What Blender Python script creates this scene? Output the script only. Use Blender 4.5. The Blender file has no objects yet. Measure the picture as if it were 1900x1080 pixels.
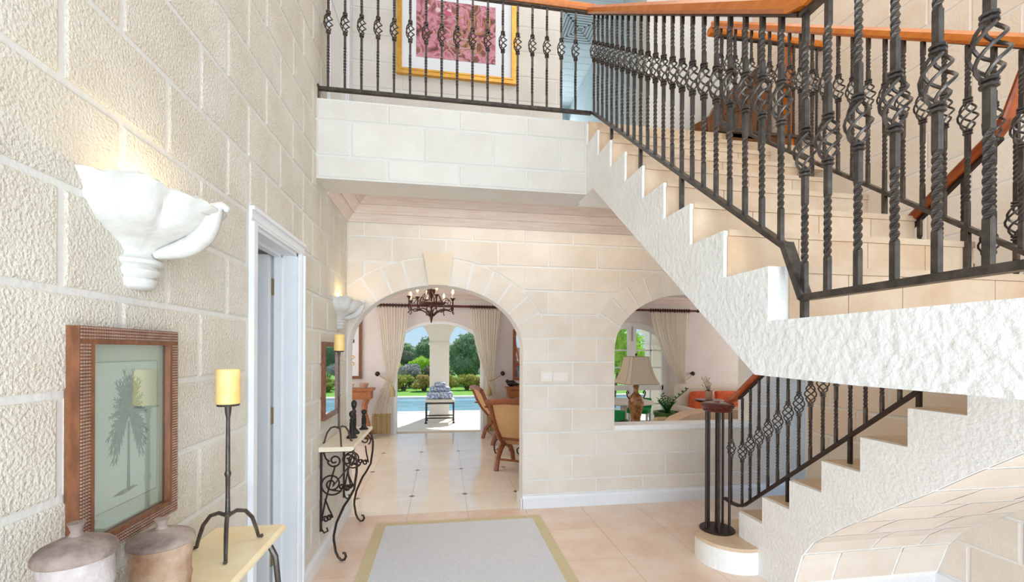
import bpy, math, random
from mathutils import Vector, Matrix
random.seed(7)
PI = math.pi
sc = bpy.context.scene
C = sc.collection

# ------------------------------------------------------------------ camera
FPX, THETA, ROLL = 810.0, math.atan(127.15 / 810.0), 0.0042
cd = bpy.data.cameras.new('camera'); cam = bpy.data.objects.new('camera', cd); C.objects.link(cam)
cd.sensor_fit = 'HORIZONTAL'; cd.sensor_width = 36.0; cd.lens = FPX / 1900 * 36
cd.shift_y = 110.9 / 1900; cd.clip_start = 0.05; cd.clip_end = 300
cam.matrix_world = (Matrix.Translation((0, 0, 1.55)) @ Matrix.Rotation(-THETA, 4, 'Z')
                    @ Matrix.Rotation(PI / 2, 4, 'X') @ Matrix.Rotation(ROLL, 4, 'Z'))
sc.camera = cam

# ------------------------------------------------------------------ sky, sun, daylight, added fill lights
w = bpy.data.worlds.new('world'); sc.world = w; w.use_nodes = True
nt = w.node_tree; nt.nodes.clear()
tc = nt.nodes.new('ShaderNodeTexCoord'); sx = nt.nodes.new('ShaderNodeSeparateXYZ')
rp = nt.nodes.new('ShaderNodeValToRGB'); bg = nt.nodes.new('ShaderNodeBackground'); ow = nt.nodes.new('ShaderNodeOutputWorld')
e = rp.color_ramp.elements
e[0].position = 0.0; e[0].color = (.34, .46, .54, 1)
e[1].position = 0.75; e[1].color = (.13, .24, .46, 1)
m_ = e.new(.18); m_.color = (.24, .40, .56, 1)
nt.links.new(tc.outputs['Generated'], sx.inputs[0]); nt.links.new(sx.outputs['Z'], rp.inputs[0])
nt.links.new(rp.outputs[0], bg.inputs[0]); bg.inputs[1].default_value = 1.0; nt.links.new(bg.outputs[0], ow.inputs[0])

def light(name, typ, loc, direction, energy, color=(1, 1, 1), size=1, size_y=None, **kw):
    l = bpy.data.lights.new(name, typ); l.energy = energy; l.color = color
    if typ == 'AREA':
        l.size = size
        if size_y: l.shape = 'RECTANGLE'; l.size_y = size_y
    elif typ == 'POINT': l.shadow_soft_size = size
    o = bpy.data.objects.new(name, l); C.objects.link(o); o.location = loc
    if direction: o.rotation_euler = Vector(direction).to_track_quat('-Z', 'Y').to_euler()
    return o
s = light('sun', 'SUN', (0, 20, 20), (-0.28, -0.75, -0.95), 3.0, (1, .95, .87)); s.data.angle = 0.01
light('entrance_daylight', 'AREA', (0.6, -2.4, 1.5), (0.0, 1, -0.02), 165, (.77, .89, 1.0), 3.6, 2.8)
light('stair_hall_fill', 'AREA', (1.3, 1.9, 6.0), (0, 0, -1), 36, (1, .93, .85), 2.6, 3.0)  # lamp added high in the stair hall; the ceiling above is closed
light('lounge_right_fill', 'AREA', (7.2, 6.4, 1.7), (-1, 0, -.05), 34, (1, .98, .96), 3.0, 2.2)  # added fill beside the lounge's right wall, which has no window
light('lounge_left_fill', 'AREA', (-2.85, 6.3, 1.7), (1, 0, -.05), 30, (1, .97, .93), 3.0, 2.2)  # added fill from the lounge's solid left wall
light('landing_downlight', 'AREA', (1.0, 3.75, 2.9), (0, -.1, -1), 5.0, (1, .9, .78), 2.4, .35)
light('chandelier_light', 'POINT', (-.17, 6.2, 2.62), None, 11, (1, .95, .89), .25)
light('corridor_area_light', 'AREA', (1.6, 6.9, 4.5), (0, -1, .1), 9, (.86, .94, 1), .9, 1.8)  # unseen area light in the upstairs corridor, which has no window
sc.view_settings.view_transform = 'Standard'; sc.view_settings.look = 'None'
sc.view_settings.gamma = 1; sc.view_settings.use_curve_mapping = False
sc.view_settings.exposure = 0.75

# ------------------------------------------------------------------ materials
def lin(c):
    return tuple(((x / 255 / 12.92) if x <= 10 else ((x / 255 + .055) / 1.055) ** 2.4) for x in c)
MATS = {}
def mat(name, col, col2=None, scale=4, rough=.6, metal=0, bump=0, bscale=60, rnd=0, stretch=(1, 1, 1), detail=5, spec=.5, pits=0, emit=0, trans=0, bdist=.01, tl=0):
    m = bpy.data.materials.new(name); m.use_nodes = True
    n = m.node_tree.nodes; L = m.node_tree.links; b = n['Principled BSDF']
    b.inputs['Roughness'].default_value = rough; b.inputs['Metallic'].default_value = metal
    b.inputs['Specular IOR Level'].default_value = spec
    if trans: b.inputs['Transmission Weight'].default_value = trans
    c1 = (*lin(col), 1); c2 = (*lin(col2 or col), 1)
    geo = n.new('ShaderNodeNewGeometry')
    mp = n.new('ShaderNodeVectorMath'); mp.operation = 'MULTIPLY'; mp.inputs[1].default_value = stretch
    L.new(geo.outputs['Position'], mp.inputs[0])
    out = None
    if col2:
        no = n.new('ShaderNodeTexNoise'); no.inputs['Scale'].default_value = scale; no.inputs['Detail'].default_value = detail
        no.inputs['Roughness'].default_value = .6
        L.new(mp.outputs[0], no.inputs['Vector'])
        r = n.new('ShaderNodeValToRGB'); r.color_ramp.elements[0].position = .36; r.color_ramp.elements[1].position = .64
        r.color_ramp.elements[0].color = c1; r.color_ramp.elements[1].color = c2
        L.new(no.outputs['Fac'], r.inputs[0]); out = r.outputs[0]
    if pits:
        no2 = n.new('ShaderNodeTexNoise'); no2.inputs['Scale'].default_value = 95; no2.inputs['Detail'].default_value = 2
        L.new(geo.outputs['Position'], no2.inputs['Vector'])
        r2 = n.new('ShaderNodeValToRGB'); r2.color_ramp.elements[0].position = .27; r2.color_ramp.elements[1].position = .36
        r2.color_ramp.elements[0].color = (1 - pits, 1 - pits, 1 - pits * 1.1, 1); r2.color_ramp.elements[1].color = (1, 1, 1, 1)
        L.new(no2.outputs['Fac'], r2.inputs[0])
        mx = n.new('ShaderNodeMix'); mx.data_type = 'RGBA'; mx.blend_type = 'MULTIPLY'; mx.inputs[0].default_value = 1
        if out: L.new(out, mx.inputs[6])
        else: mx.inputs[6].default_value = c1
        L.new(r2.outputs[0], mx.inputs[7]); out = mx.outputs[2]
    if rnd:
        oi = n.new('ShaderNodeObjectInfo'); ma = n.new('ShaderNodeMapRange')
        ma.inputs[3].default_value = 1 - rnd; ma.inputs[4].default_value = 1 + rnd
        L.new(oi.outputs['Random'], ma.inputs[0])
        mx = n.new('ShaderNodeVectorMath'); mx.operation = 'SCALE'
        if out: L.new(out, mx.inputs[0])
        else: mx.inputs[0].default_value = c1[:3]
        L.new(ma.outputs[0], mx.inputs['Scale']); out = mx.outputs[0]
    if out: L.new(out, b.inputs['Base Color'])
    else: b.inputs['Base Color'].default_value = c1
    if bump:
        nb = n.new('ShaderNodeTexNoise'); nb.inputs['Scale'].default_value = bscale; nb.inputs['Detail'].default_value = 4
        L.new(mp.outputs[0], nb.inputs['Vector'])
        bu = n.new('ShaderNodeBump'); bu.inputs['Strength'].default_value = bump; bu.inputs['Distance'].default_value = bdist
        L.new(nb.outputs['Fac'], bu.inputs['Height']); L.new(bu.outputs[0], b.inputs['Normal'])
    if emit:
        b.inputs['Emission Color'].default_value = c1; b.inputs['Emission Strength'].default_value = emit
    if tl:
        tb = n.new('ShaderNodeBsdfTranslucent'); tb.inputs[0].default_value = c2
        ms = n.new('ShaderNodeMixShader'); ms.inputs[0].default_value = tl
        L.new(b.outputs[0], ms.inputs[1]); L.new(tb.outputs[0], ms.inputs[2]); L.new(ms.outputs[0], n['Material Output'].inputs[0])
    MATS[name] = m
    return m
def glassmat(name, tint=(1, 1, 1), refl=.1):
    m = bpy.data.materials.new(name); m.use_nodes = True
    n = m.node_tree.nodes; L = m.node_tree.links; n.clear()
    t = n.new('ShaderNodeBsdfTransparent'); t.inputs[0].default_value = (*tint, 1)
    g = n.new('ShaderNodeBsdfGlossy'); g.inputs['Roughness'].default_value = .02
    lw = n.new('ShaderNodeLayerWeight'); lw.inputs[0].default_value = .12
    mu = n.new('ShaderNodeMath'); mu.operation = 'MULTIPLY_ADD'; mu.inputs[1].default_value = .5; mu.inputs[2].default_value = refl * .3
    L.new(lw.outputs['Fresnel'], mu.inputs[0])
    mx = n.new('ShaderNodeMixShader'); o = n.new('ShaderNodeOutputMaterial')
    L.new(mu.outputs[0], mx.inputs[0]); L.new(t.outputs[0], mx.inputs[1]); L.new(g.outputs[0], mx.inputs[2]); L.new(mx.outputs[0], o.inputs[0])
    MATS[name] = m
mat('block_left', (213, 203, 186), (222, 215, 202), 3.5, .9, bump=.75, bscale=115, rnd=.03, pits=.22, bdist=.012, detail=6)
mat('block', (220, 207, 192), (228, 218, 206), 3, .85, bump=.3, bscale=70, rnd=.035, pits=.05)
mat('block_pale', (212, 205, 195), (219, 213, 204), 3, .85, bump=.3, bscale=70, rnd=.03)
mat('keystone', (220, 202, 178), (226, 210, 188), 3, .85, bump=.2, bscale=70)
mat('block_under', (202, 190, 176), (210, 200, 188), 3, .85, bump=.3, bscale=70, rnd=.03)
mat('block_right', (226, 204, 180), (233, 215, 195), 3, .85, bump=.3, bscale=70, rnd=.03, pits=.05)
mat('mortar_left', (220, 216, 209), (215, 210, 202), 6, .9, bump=.25, bscale=50)
mat('mortar', (230, 227, 222), (225, 221, 215), 6, .9, bump=.25, bscale=50)
mat('plaster', (240, 238, 234), (246, 245, 242), 5, .85, bump=.55, bscale=38, bdist=.015)
mat('coral_side', (240, 238, 234), (246, 244, 240), 9, .85, bump=.5, bscale=48, pits=.12, bdist=.012)
mat('sconce', (214, 210, 203), (202, 198, 190), 9, .9, bump=.35, bscale=30, bdist=.012)
mat('wall_paint', (214, 206, 202), (219, 212, 208), 3, .8)
mat('wall_pale', (234, 220, 210), (240, 229, 220), 3, .85, bump=.1)
mat('blue_paint', (196, 208, 210), (206, 216, 218), 4, .6, stretch=(1, 1, 8))
mat('white_paint', (232, 232, 233), (226, 227, 229), 5, .4)
mat('ceiling_board', (214, 197, 186), (226, 212, 204), 5, .6, stretch=(1, 9, 9), rnd=.05)
mat('ceiling_board_y', (214, 197, 186), (226, 212, 204), 5, .6, stretch=(9, 1, 9), rnd=.05)
mat('marble', (228, 198, 175), (238, 217, 199), 2.6, .25, rnd=.03, detail=8, spec=.4)
mat('marble_glare', (238, 226, 208), (243, 234, 220), 2.6, .12, rnd=.02, detail=8, spec=.6)  # same stone as the hall, paler: outdoor glare put into the colour
mat('grout', (214, 196, 176), rough=.8)
mat('inset_grey', (140, 152, 156), rough=.8)
mat('inset', (120, 104, 92), rough=.3)
mat('riser_stone', (208, 174, 138), (221, 196, 168), 5, .55, rnd=.06, bump=.12, bscale=70, pits=.08, detail=7)
mat('tread_stone', (206, 176, 144), (219, 194, 164), 6, .5, rnd=.04, bump=.1, bscale=80)
mat('iron', (72, 65, 60), (96, 88, 82), 30, .33, .6, bump=.12, bscale=160)
mat('iron_dark', (44, 34, 30), (60, 44, 38), 30, .42, .5)
mat('rust_iron', (64, 42, 34), (88, 58, 46), 40, .5, .5)
mat('rail_wood', (196, 104, 30), (214, 124, 44), 9, .3, stretch=(3, 1, 3), detail=6)
mat('rail_wood_shaded', (148, 62, 22), (172, 84, 34), 9, .3, stretch=(3, 1, 3), detail=6)  # rail_wood darkened: shade on the lower handrail put into the colour
mat('newel_wood', (70, 24, 18), (92, 34, 24), 9, .25)
mat('furniture_wood', (124, 64, 36), (150, 86, 50), 10, .38, stretch=(4, 4, 1), detail=6)
mat('console_wood', (150, 90, 48), (174, 112, 64), 10, .42, stretch=(1, 3, 4), detail=6)
mat('settle_wood', (104, 62, 28), (136, 86, 42), 8, .45, stretch=(4, 4, 1), detail=6)
mat('frame_wood', (104, 62, 40), (134, 84, 54), 14, .35, stretch=(3, 3, 1))
mat('frame_bead', (150, 124, 110), (176, 150, 134), 50, .28, .35)
mat('gold', (204, 150, 62), (222, 172, 84), 14, .35, .45)
mat('cane', (206, 158, 106), (220, 176, 126), 90, .7, bump=.4, bscale=220)
mat('console_top', (238, 214, 164), (246, 228, 190), 5, .35)
mat('console_top2', (232, 216, 190), (240, 228, 208), 5, .35)
mat('candle', (236, 196, 116), (244, 212, 140), 12, .5)
mat('jar_grey', (150, 132, 126), (196, 186, 182), 9, .85, bump=.5, bscale=45, detail=7)
mat('jar_brown', (150, 112, 84), (198, 172, 148), 8, .8, bump=.4, bscale=45, detail=7)
mat('jar_lid', (104, 86, 78), (172, 154, 142), 8, .85, bump=.4, bscale=50, detail=7)
mat('rug', (216, 218, 222), (226, 227, 230), 60, .95, bump=.6, bscale=220)
mat('rug_border', (206, 190, 150), (214, 200, 164), 60, .95, bump=.3, bscale=200)
mat('print_paper', (214, 222, 214), rough=.7)
mat('print_mat', (206, 212, 198), (200, 208, 192), 6, .7)
mat('palm_ink', (150, 168, 160), (128, 148, 142), 60, .8)
mat('print_line', (160, 176, 168), rough=.8)
mat('painting_mat', (226, 228, 232), rough=.8)
mat('paint_tan', (196, 158, 112), rough=.7)
mat('paint_pale', (220, 190, 196), rough=.7)
mat('paint_pink', (204, 132, 150), rough=.7)
mat('paint_rose', (190, 90, 116), rough=.7)
mat('mirror', (235, 238, 240), rough=.03, metal=1)
mat('curtain', (240, 232, 220), (246, 240, 230), 8, .85, stretch=(9, 9, .4), tl=.45)
mat('curtain_stripe', (140, 120, 100), rough=.9, tl=.3)
mat('curtain_hem', (184, 160, 116), (196, 172, 128), 30, .7)
mat('tassel', (176, 160, 118), rough=.8)
mat('sofa', (222, 192, 160), (228, 200, 170), 30, .9)
mat('sofa_white', (226, 220, 208), rough=.9)
mat('orange_cloth', (206, 84, 44), (222, 112, 64), 14, .85)
mat('shade', (206, 190, 166), (212, 198, 176), 50, .85)
mat('shade_trim', (178, 160, 136), rough=.8)
mat('lamp_base', (110, 62, 34), (188, 142, 92), 22, .3, detail=8)
mat('table_white', (232, 228, 220), rough=.4)
mat('pot_green', (54, 92, 42), (78, 116, 58), 9, .35)
mat('leaf_dark', (22, 92, 34), (50, 130, 52), 30, .5, rnd=.1)
mat('green_cloth', (24, 150, 78), rough=.8)
mat('wicker', (206, 180, 136), rough=.8)
mat('vase_glass', (196, 164, 140), rough=.3)
mat('flower_white', (238, 230, 214), rough=.7)
mat('bulb', (255, 214, 150), emit=9)
mat('candle_sleeve', (238, 222, 190), rough=.6)
mat('terrace', (240, 232, 220), (246, 240, 230), 2, .6)
mat('coping', (244, 238, 226), rough=.7)
mat('water', (118, 176, 202), (166, 208, 224), 2.2, .08, bump=.2, bscale=5, stretch=(.5, 2.5, 1))
mat('lawn', (104, 158, 48), (130, 182, 66), 9, .95)
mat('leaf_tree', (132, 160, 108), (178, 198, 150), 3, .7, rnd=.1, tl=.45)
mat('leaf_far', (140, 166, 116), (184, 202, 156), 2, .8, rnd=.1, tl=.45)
mat('leaf_lime', (160, 206, 48), (200, 232, 88), 4, .7, tl=.45)
mat('leaf_scrub', (130, 128, 104), (160, 156, 132), 3, .9, tl=.45)
mat('leaf_grey', (170, 168, 160), (196, 192, 182), 3, .9, tl=.45)
mat('leaf_flower', (228, 188, 104), (172, 190, 92), 7, .8, tl=.45)
mat('leaf_red', (222, 156, 112), (196, 190, 104), 7, .8, tl=.45)
mat('bark', (96, 80, 64), rough=.9)
mat('arcade', (246, 238, 224), rough=.8)
mat('steel', (170, 164, 154), rough=.3, metal=.8)
mat('brass_hinge', (176, 160, 130), rough=.35, metal=.7)
mat('switch', (232, 222, 212), rough=.5)
mat('dark_gap', (58, 40, 30), rough=.9)
mat('black', (26, 22, 20), rough=.5)
glassmat('glass', (.96, .98, .97), .1)
glassmat('pic_glass', (.93, .96, .94), .45)
# a blue and white flower print for the bench cushions
def printmat(name, cols, scale, rough=.85):
    m = bpy.data.materials.new(name); m.use_nodes = True
    n = m.node_tree.nodes; L = m.node_tree.links; b = n['Principled BSDF']; b.inputs['Roughness'].default_value = rough
    g = n.new('ShaderNodeNewGeometry'); v = n.new('ShaderNodeTexVoronoi'); v.inputs['Scale'].default_value = scale
    L.new(g.outputs['Position'], v.inputs['Vector'])
    r = n.new('ShaderNodeValToRGB'); e = r.color_ramp.elements
    while len(e) < len(cols): e.new(.5)
    for i, c in enumerate(cols): e[i].position = i / (len(cols) - 1) * .62; e[i].color = (*lin(c), 1)
    L.new(v.outputs['Distance'], r.inputs[0]); L.new(r.outputs[0], b.inputs['Base Color'])
    MATS[name] = m
printmat('blue_print', [(54, 84, 150), (200, 210, 228), (70, 100, 165), (214, 222, 234)], 22)
# pink and gold abstract print, noise only
def paintmat(name):
    m = bpy.data.materials.new(name); m.use_nodes = True
    n = m.node_tree.nodes; L = m.node_tree.links; b = n['Principled BSDF']; b.inputs['Roughness'].default_value = .7
    g = n.new('ShaderNodeNewGeometry'); a = n.new('ShaderNodeTexNoise'); a.inputs['Scale'].default_value = 7; a.inputs['Detail'].default_value = 7
    a.inputs['Distortion'].default_value = 1.6
    L.new(g.outputs['Position'], a.inputs['Vector'])
    r = n.new('ShaderNodeValToRGB'); e = r.color_ramp.elements
    cs = [(88, 54, 46), (128, 78, 70), (186, 112, 128), (206, 148, 162), (150, 96, 84), (120, 74, 60)]
    while len(e) < len(cs): e.new(.5)
    for i, c in enumerate(cs): e[i].position = .3 + i * .075; e[i].color = (*lin(c), 1)
    L.new(a.outputs['Fac'], r.inputs[0]); L.new(r.outputs[0], b.inputs['Base Color'])
    MATS[name] = m
paintmat('painting')

# ------------------------------------------------------------------ mesh helpers
class MB:
    def __init__(s): s.v = []; s.f = []
    def quadbox(s, P):
        b = len(s.v); s.v += [tuple(p) for p in P]
        s.f += [tuple(b + i for i in q) for q in ((0, 3, 2, 1), (4, 5, 6, 7), (0, 1, 5, 4), (1, 2, 6, 5), (2, 3, 7, 6), (3, 0, 4, 7))]
        return s
    def box(s, a, b):
        (x0, y0, z0), (x1, y1, z1) = a, b
        return s.quadbox([(x0, y0, z0), (x1, y0, z0), (x1, y1, z0), (x0, y1, z0), (x0, y0, z1), (x1, y0, z1), (x1, y1, z1), (x0, y1, z1)])
    def prism(s, poly, axis, a, b):
        n = len(poly); o = len(s.v)
        def P(p, t):
            if axis == 'x': return (t, p[0], p[1])
            if axis == 'y': return (p[0], t, p[1])
            return (p[0], p[1], t)
        s.v += [P(p, a) for p in poly] + [P(p, b) for p in poly]
        s.f.append(tuple(o + i for i in range(n))); s.f.append(tuple(o + n + i for i in reversed(range(n))))
        for i in range(n):
            j = (i + 1) % n; s.f.append((o + i, o + n + i, o + n + j, o + j))
        return s
    def tube(s, pts, r, n=6, closed=False, sq=False, flat=1.0):
        pts = [Vector(p) for p in pts]; m = len(pts); R = r if isinstance(r, (list, tuple)) else [r] * m
        T = []
        for i in range(m):
            a = pts[i - 1] if (i > 0 or closed) else pts[i]; c = pts[(i + 1) % m] if (i < m - 1 or closed) else pts[i]
            d = c - a; T.append(d.normalized() if d.length > 1e-9 else Vector((0, 0, 1)))
        up = Vector((0, 0, 1)) if abs(T[0].z) < .9 else Vector((1, 0, 0))
        N = (up - T[0] * up.dot(T[0])).normalized(); o = len(s.v)
        for i in range(m):
            N = (N - T[i] * N.dot(T[i])); N = N.normalized() if N.length > 1e-6 else Vector((1, 0, 0))
            Bv = T[i].cross(N)
            for k in range(n):
                a = 2 * PI * k / n + (PI / 4 if sq else 0)
                s.v.append(tuple(pts[i] + N * (math.cos(a) * R[i] * flat) + Bv * (math.sin(a) * R[i])))
        for i in range(m if closed else m - 1):
            for k in range(n):
                k2 = (k + 1) % n; i2 = (i + 1) % m
                s.f.append((o + i * n + k, o + i * n + k2, o + i2 * n + k2, o + i2 * n + k))
        if not closed:
            s.f.append(tuple(o + k for k in reversed(range(n)))); s.f.append(tuple(o + (m - 1) * n + k for k in range(n)))
        return s
    def lathe(s, prof, c=(0, 0, 0), n=20, mod=None, a0=0, a1=2 * PI):
        o = len(s.v); full = abs(a1 - a0 - 2 * PI) < 1e-6; cols = n if full else n + 1
        for i, (r, z) in enumerate(prof):
            for k in range(cols):
                a = a0 + (a1 - a0) * k / n; rr = r * (mod(a, i, z) if mod else 1)
                s.v.append((c[0] + rr * math.cos(a), c[1] + rr * math.sin(a), c[2] + z))
        for i in range(len(prof) - 1):
            for k in range(n):
                k2 = (k + 1) % cols
                s.f.append((o + i * cols + k, o + i * cols + k2, o + (i + 1) * cols + k2, o + (i + 1) * cols + k))
        if full:
            if prof[0][0] > 1e-5: s.f.append(tuple(o + k for k in reversed(range(cols))))
            if prof[-1][0] > 1e-5: s.f.append(tuple(o + (len(prof) - 1) * cols + k for k in range(cols)))
        return s
    def ball(s, c, r, n=8, sc=(1, 1, 1)):
        o = len(s.v); m = max(4, n // 2 + 1)
        for i in range(m + 1):
            t = PI * i / m
            for k in range(n):
                a = 2 * PI * k / n
                s.v.append((c[0] + r * sc[0] * math.sin(t) * math.cos(a), c[1] + r * sc[1] * math.sin(t) * math.sin(a), c[2] - r * sc[2] * math.cos(t)))
        for i in range(m):
            for k in range(n):
                k2 = (k + 1) % n; s.f.append((o + i * n + k, o + i * n + k2, o + (i + 1) * n + k2, o + (i + 1) * n + k))
        return s
    def xf(s, M):
        s.v = [tuple(M @ Vector(p)) for p in s.v]; return s
    def mesh(s, name, m, smooth=False, off=(0, 0, 0)):
        me = bpy.data.meshes.new(name)
        me.from_pydata([(x - off[0], y - off[1], z - off[2]) for x, y, z in s.v], [], s.f)
        me.materials.append(MATS[m]); me.validate()
        if smooth:
            me.polygons.foreach_set('use_smooth', [True] * len(me.polygons))
            try: me.set_sharp_from_angle(angle=math.radians(40))
            except Exception: pass
        return me
    def build(s, name, m, parent=None, smooth=False, world=True):
        off = wloc(parent) if (parent and world) else (0, 0, 0)
        o = bpy.data.objects.new(name, s.mesh(name, m, smooth, off)); C.objects.link(o)
        if parent: o.parent = parent
        return o
def wloc(o):
    p = Vector((0, 0, 0))
    while o: p = p + o.location; o = o.parent
    return p
def tag(o, label=None, cat=None, group=None, kind=None):
    if label: o['label'] = label
    if cat: o['category'] = cat
    if group: o['group'] = group
    if kind: o['kind'] = kind
    return o
def thing(name, label, cat, loc=(0, 0, 0), rz=0, group=None):
    o = bpy.data.objects.new(name, None); C.objects.link(o); o.location = loc; o.rotation_euler = (0, 0, rz)
    o.empty_display_size = .1
    return tag(o, label, cat, group)
def struct(o): o['kind'] = 'structure'; return o
def stuff(o): o['kind'] = 'stuff'; return o
def inst(me, name, loc, parent, rot=None, world=True):
    o = bpy.data.objects.new(name, me); C.objects.link(o)
    if parent: o.parent = parent
    off = wloc(parent) if (parent and world) else Vector((0, 0, 0))
    o.location = Vector(loc) - off
    if rot: o.rotation_euler = rot
    return o
def copy_tree(o, parent=None):
    c = o.copy(); C.objects.link(c); c.parent = parent
    for ch in list(o.children): copy_tree(ch, c)
    return c

# ------------------------------------------------------------------ main dimensions
XL, YB, XR = -.885, 4.217, 3.25        # left wall, arched back wall, stair wall
WT = .2                                # thickness of the arched wall
RI, TR = .1838, .237                   # riser, tread
XA, XC, XB = 1.076, 2.25, 2.165        # upper flight left/right side, lower flight side
YU, YLO = 1.315, 2.93                  # first nosing of upper flight / second nosing of lower flight
ZL, ZT = 9 * RI, 18 * RI               # half landing, upper floor
YF = 8.3                               # far wall of the lounge

# block layer on a plane: coordinates (a, b) in the plane, n = outward normal
class Plane:
    def __init__(s, O, U, V): s.O = Vector(O); s.U = Vector(U); s.V = Vector(V); s.N = s.U.cross(s.V); s.cache = {}
    def p(s, a, b, d=0): return s.O + s.U * a + s.V * b + s.N * d
BCH, BPR = .006, .005
def rect_block(pl, parent, a0, a1, b0, b1, m, name='stone_block'):
    L, H = round(a1 - a0, 3), round(b1 - b0, 3)
    if L < .03 or H < .03: return
    key = (L, H, m)
    if key not in pl.cache:
        mb = MB(); x, z = L / 2, H / 2; c = BCH
        P = []
        for d, k in ((-.002, 0), (BPR * .4, 0), (BPR, c)):
            for sx, sz in ((-1, -1), (1, -1), (1, 1), (-1, 1)):
                q = pl.U * (sx * (x - k)) + pl.V * (sz * (z - k)) + pl.N * d; P.append(tuple(q))
        mb.v = P
        for r in (0, 4):
            for k in range(4): mb.f.append((r + k, r + (k + 1) % 4, r + 4 + (k + 1) % 4, r + 4 + k))
        mb.f.append((8, 9, 10, 11))
        pl.cache[key] = mb.mesh(name, m)
    inst(pl.cache[key], name, pl.p((a0 + a1) / 2, (b0 + b1) / 2), parent)
def poly_block(pl, parent, poly, m, name='stone_block', pr=None):
    pr = BPR if pr is None else pr
    ca = sum(p[0] for p in poly) / len(poly); cb = sum(p[1] for p in poly) / len(poly)
    mb = MB(); n = len(poly)
    mb.v = [tuple(pl.U * (a - ca) + pl.V * (b - cb) + pl.N * -.002) for a, b in poly] + [tuple(pl.U * (a - ca) + pl.V * (b - cb) + pl.N * pr) for a, b in poly]
    mb.f.append(tuple(n + i for i in range(n)))
    for i in range(n): j = (i + 1) % n; mb.f.append((i, j, n + j, n + i))
    return inst(mb.mesh(name, m), name, pl.p(ca, cb), parent)
def course(pl, parent, a0, a1, b0, b1, L, off, g, m, holes=()):
    """one course of blocks between a0..a1; holes = [(h0,h1)] intervals left out"""
    k = math.floor((a0 - off) / L)
    while off + k * L < a1:
        s0, s1 = max(a0, off + k * L), min(a1, off + (k + 1) * L); k += 1
        segs = [(s0, s1)]
        for h0, h1 in holes:
            segs = [q for x0, x1 in segs for q in ((x0, min(x1, h0)), (max(x0, h1), x1)) if q[1] - q[0] > .02]
        for x0, x1 in segs: rect_block(pl, parent, x0 + g / 2, x1 - g / 2, b0 + g / 2, b1 - g / 2, m)

# ------------------------------------------------------------------ floor
fl = struct(MB().box((-3.2, -2.6, -.06), (7.7, YF + .25, -.004)).build('floor', 'grout'))
tcache = {}
def tile(x, y, w, d, m):
    key = (round(w, 3), round(d, 3), m)
    if key not in tcache:
        g = .0015; tcache[key] = MB().box((-w / 2 + g, -d / 2 + g, -.006), (w / 2 - g, d / 2 - g, 0)).mesh('floor_tile', m)
    inst(tcache[key], 'floor_tile', (x, y, 0), fl)
TS = .56
for i in range(8):
    for j in range(9):
        x = XL + TS * (i + .5); y = YB + .02 - TS * (j + .5)
        if x - TS / 2 < 4.0 and y > -.9: tile(x, y, TS, TS, 'marble')
for i in range(-3, 11):
    for j in range(8):
        x = XL + TS * (i + .5); y = YB + .02 + .51 * (j + .5)
        if -3 < x < 6.5: tile(x, y, TS, .51, 'marble_glare')
ins = MB()
dm = MB().prism([(-.035, 0), (0, -.035), (.035, 0), (0, .035)], 'z', .0, .0012).mesh('floor_inset', 'inset')
for i in range(0, 5, 1):
    for j in range(1, 7, 2):
        inst(dm, 'floor_inset', (XL + TS * i, YB + .02 + .51 * j, 0), fl)

# ------------------------------------------------------------------ left wall with door opening
DY0, DY1, DZ = 2.235, 2.855, 2.14        # door clear opening
UY0, UY1, UZ = 3.56, 4.12, 5.45          # upstairs door opening
wl = MB()
BK = -.3
def wlbox(y0, y1, z0, z1): wl.box((XL - .26, y0, z0), (XL, y1, z1))
wlbox(-2.6, DY0, 0, 6.2); wlbox(DY0, DY1, DZ, 6.2); wlbox(DY1, UY0, 0, 6.2); wlbox(UY0, UY1, 0, ZT); wlbox(UY0, UY1, UZ, 6.2); wlbox(UY1, YB + WT, 0, 6.2)
wall_left = struct(wl.build('wall_left', 'mortar_left'))
pl_left = Plane((XL, 0, 0), (0, 1, 0), (0, 0, 1))
LH, LL = .2455, .392
z_lines = [1.443 + LH * k for k in range(-6, 19)]
z_lines[0] = .12
for r in range(len(z_lines) - 1):
    b0, b1 = z_lines[r], z_lines[r + 1]
    off = 1.17 if r % 2 == 1 else 1.36
    holes = []
    if b0 < DZ + .07: holes.append((DY0 - .075, DY1 + .075))
    if b1 > ZT - .02 and b0 < UZ + .07: holes.append((UY0 - .065, UY1 + .065))
    if b0 > 5.9: continue
    course(pl_left, wall_left, .35, YB - .004, b0, b1, LL, off, .02, 'block_left', holes)
    if b0 < DZ + .07 < b1: course(pl_left, wall_left, DY0 - .075, DY1 + .075, DZ + .065, b1, LL, off, .02, 'block_left')
# the room behind the open door: a few plain walls
bh = MB().box((XL - 1.6, 1.4, -.05), (XL - .26, 3.4, -.001)); bh.box((XL - 1.6, 1.4, 2.5), (XL - .26, 3.4, 2.55)); bh.box((XL - 1.65, 1.4, 0), (XL - 1.6, 3.4, 2.5)); bh.box((XL - 1.6, 3.4, 0), (XL - .26, 3.45, 2.5)); bh.box((XL - 1.6, 1.35, 0), (XL - .26, 1.4, 2.5))
struct(bh.build('wall_closet', 'wall_paint'))
MB().box((XL - 1.55, 1.45, 2.44), (XL - .28, 3.38, 2.498)).build('ceiling_board', 'frame_wood', bpy.data.objects['wall_closet'])
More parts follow.
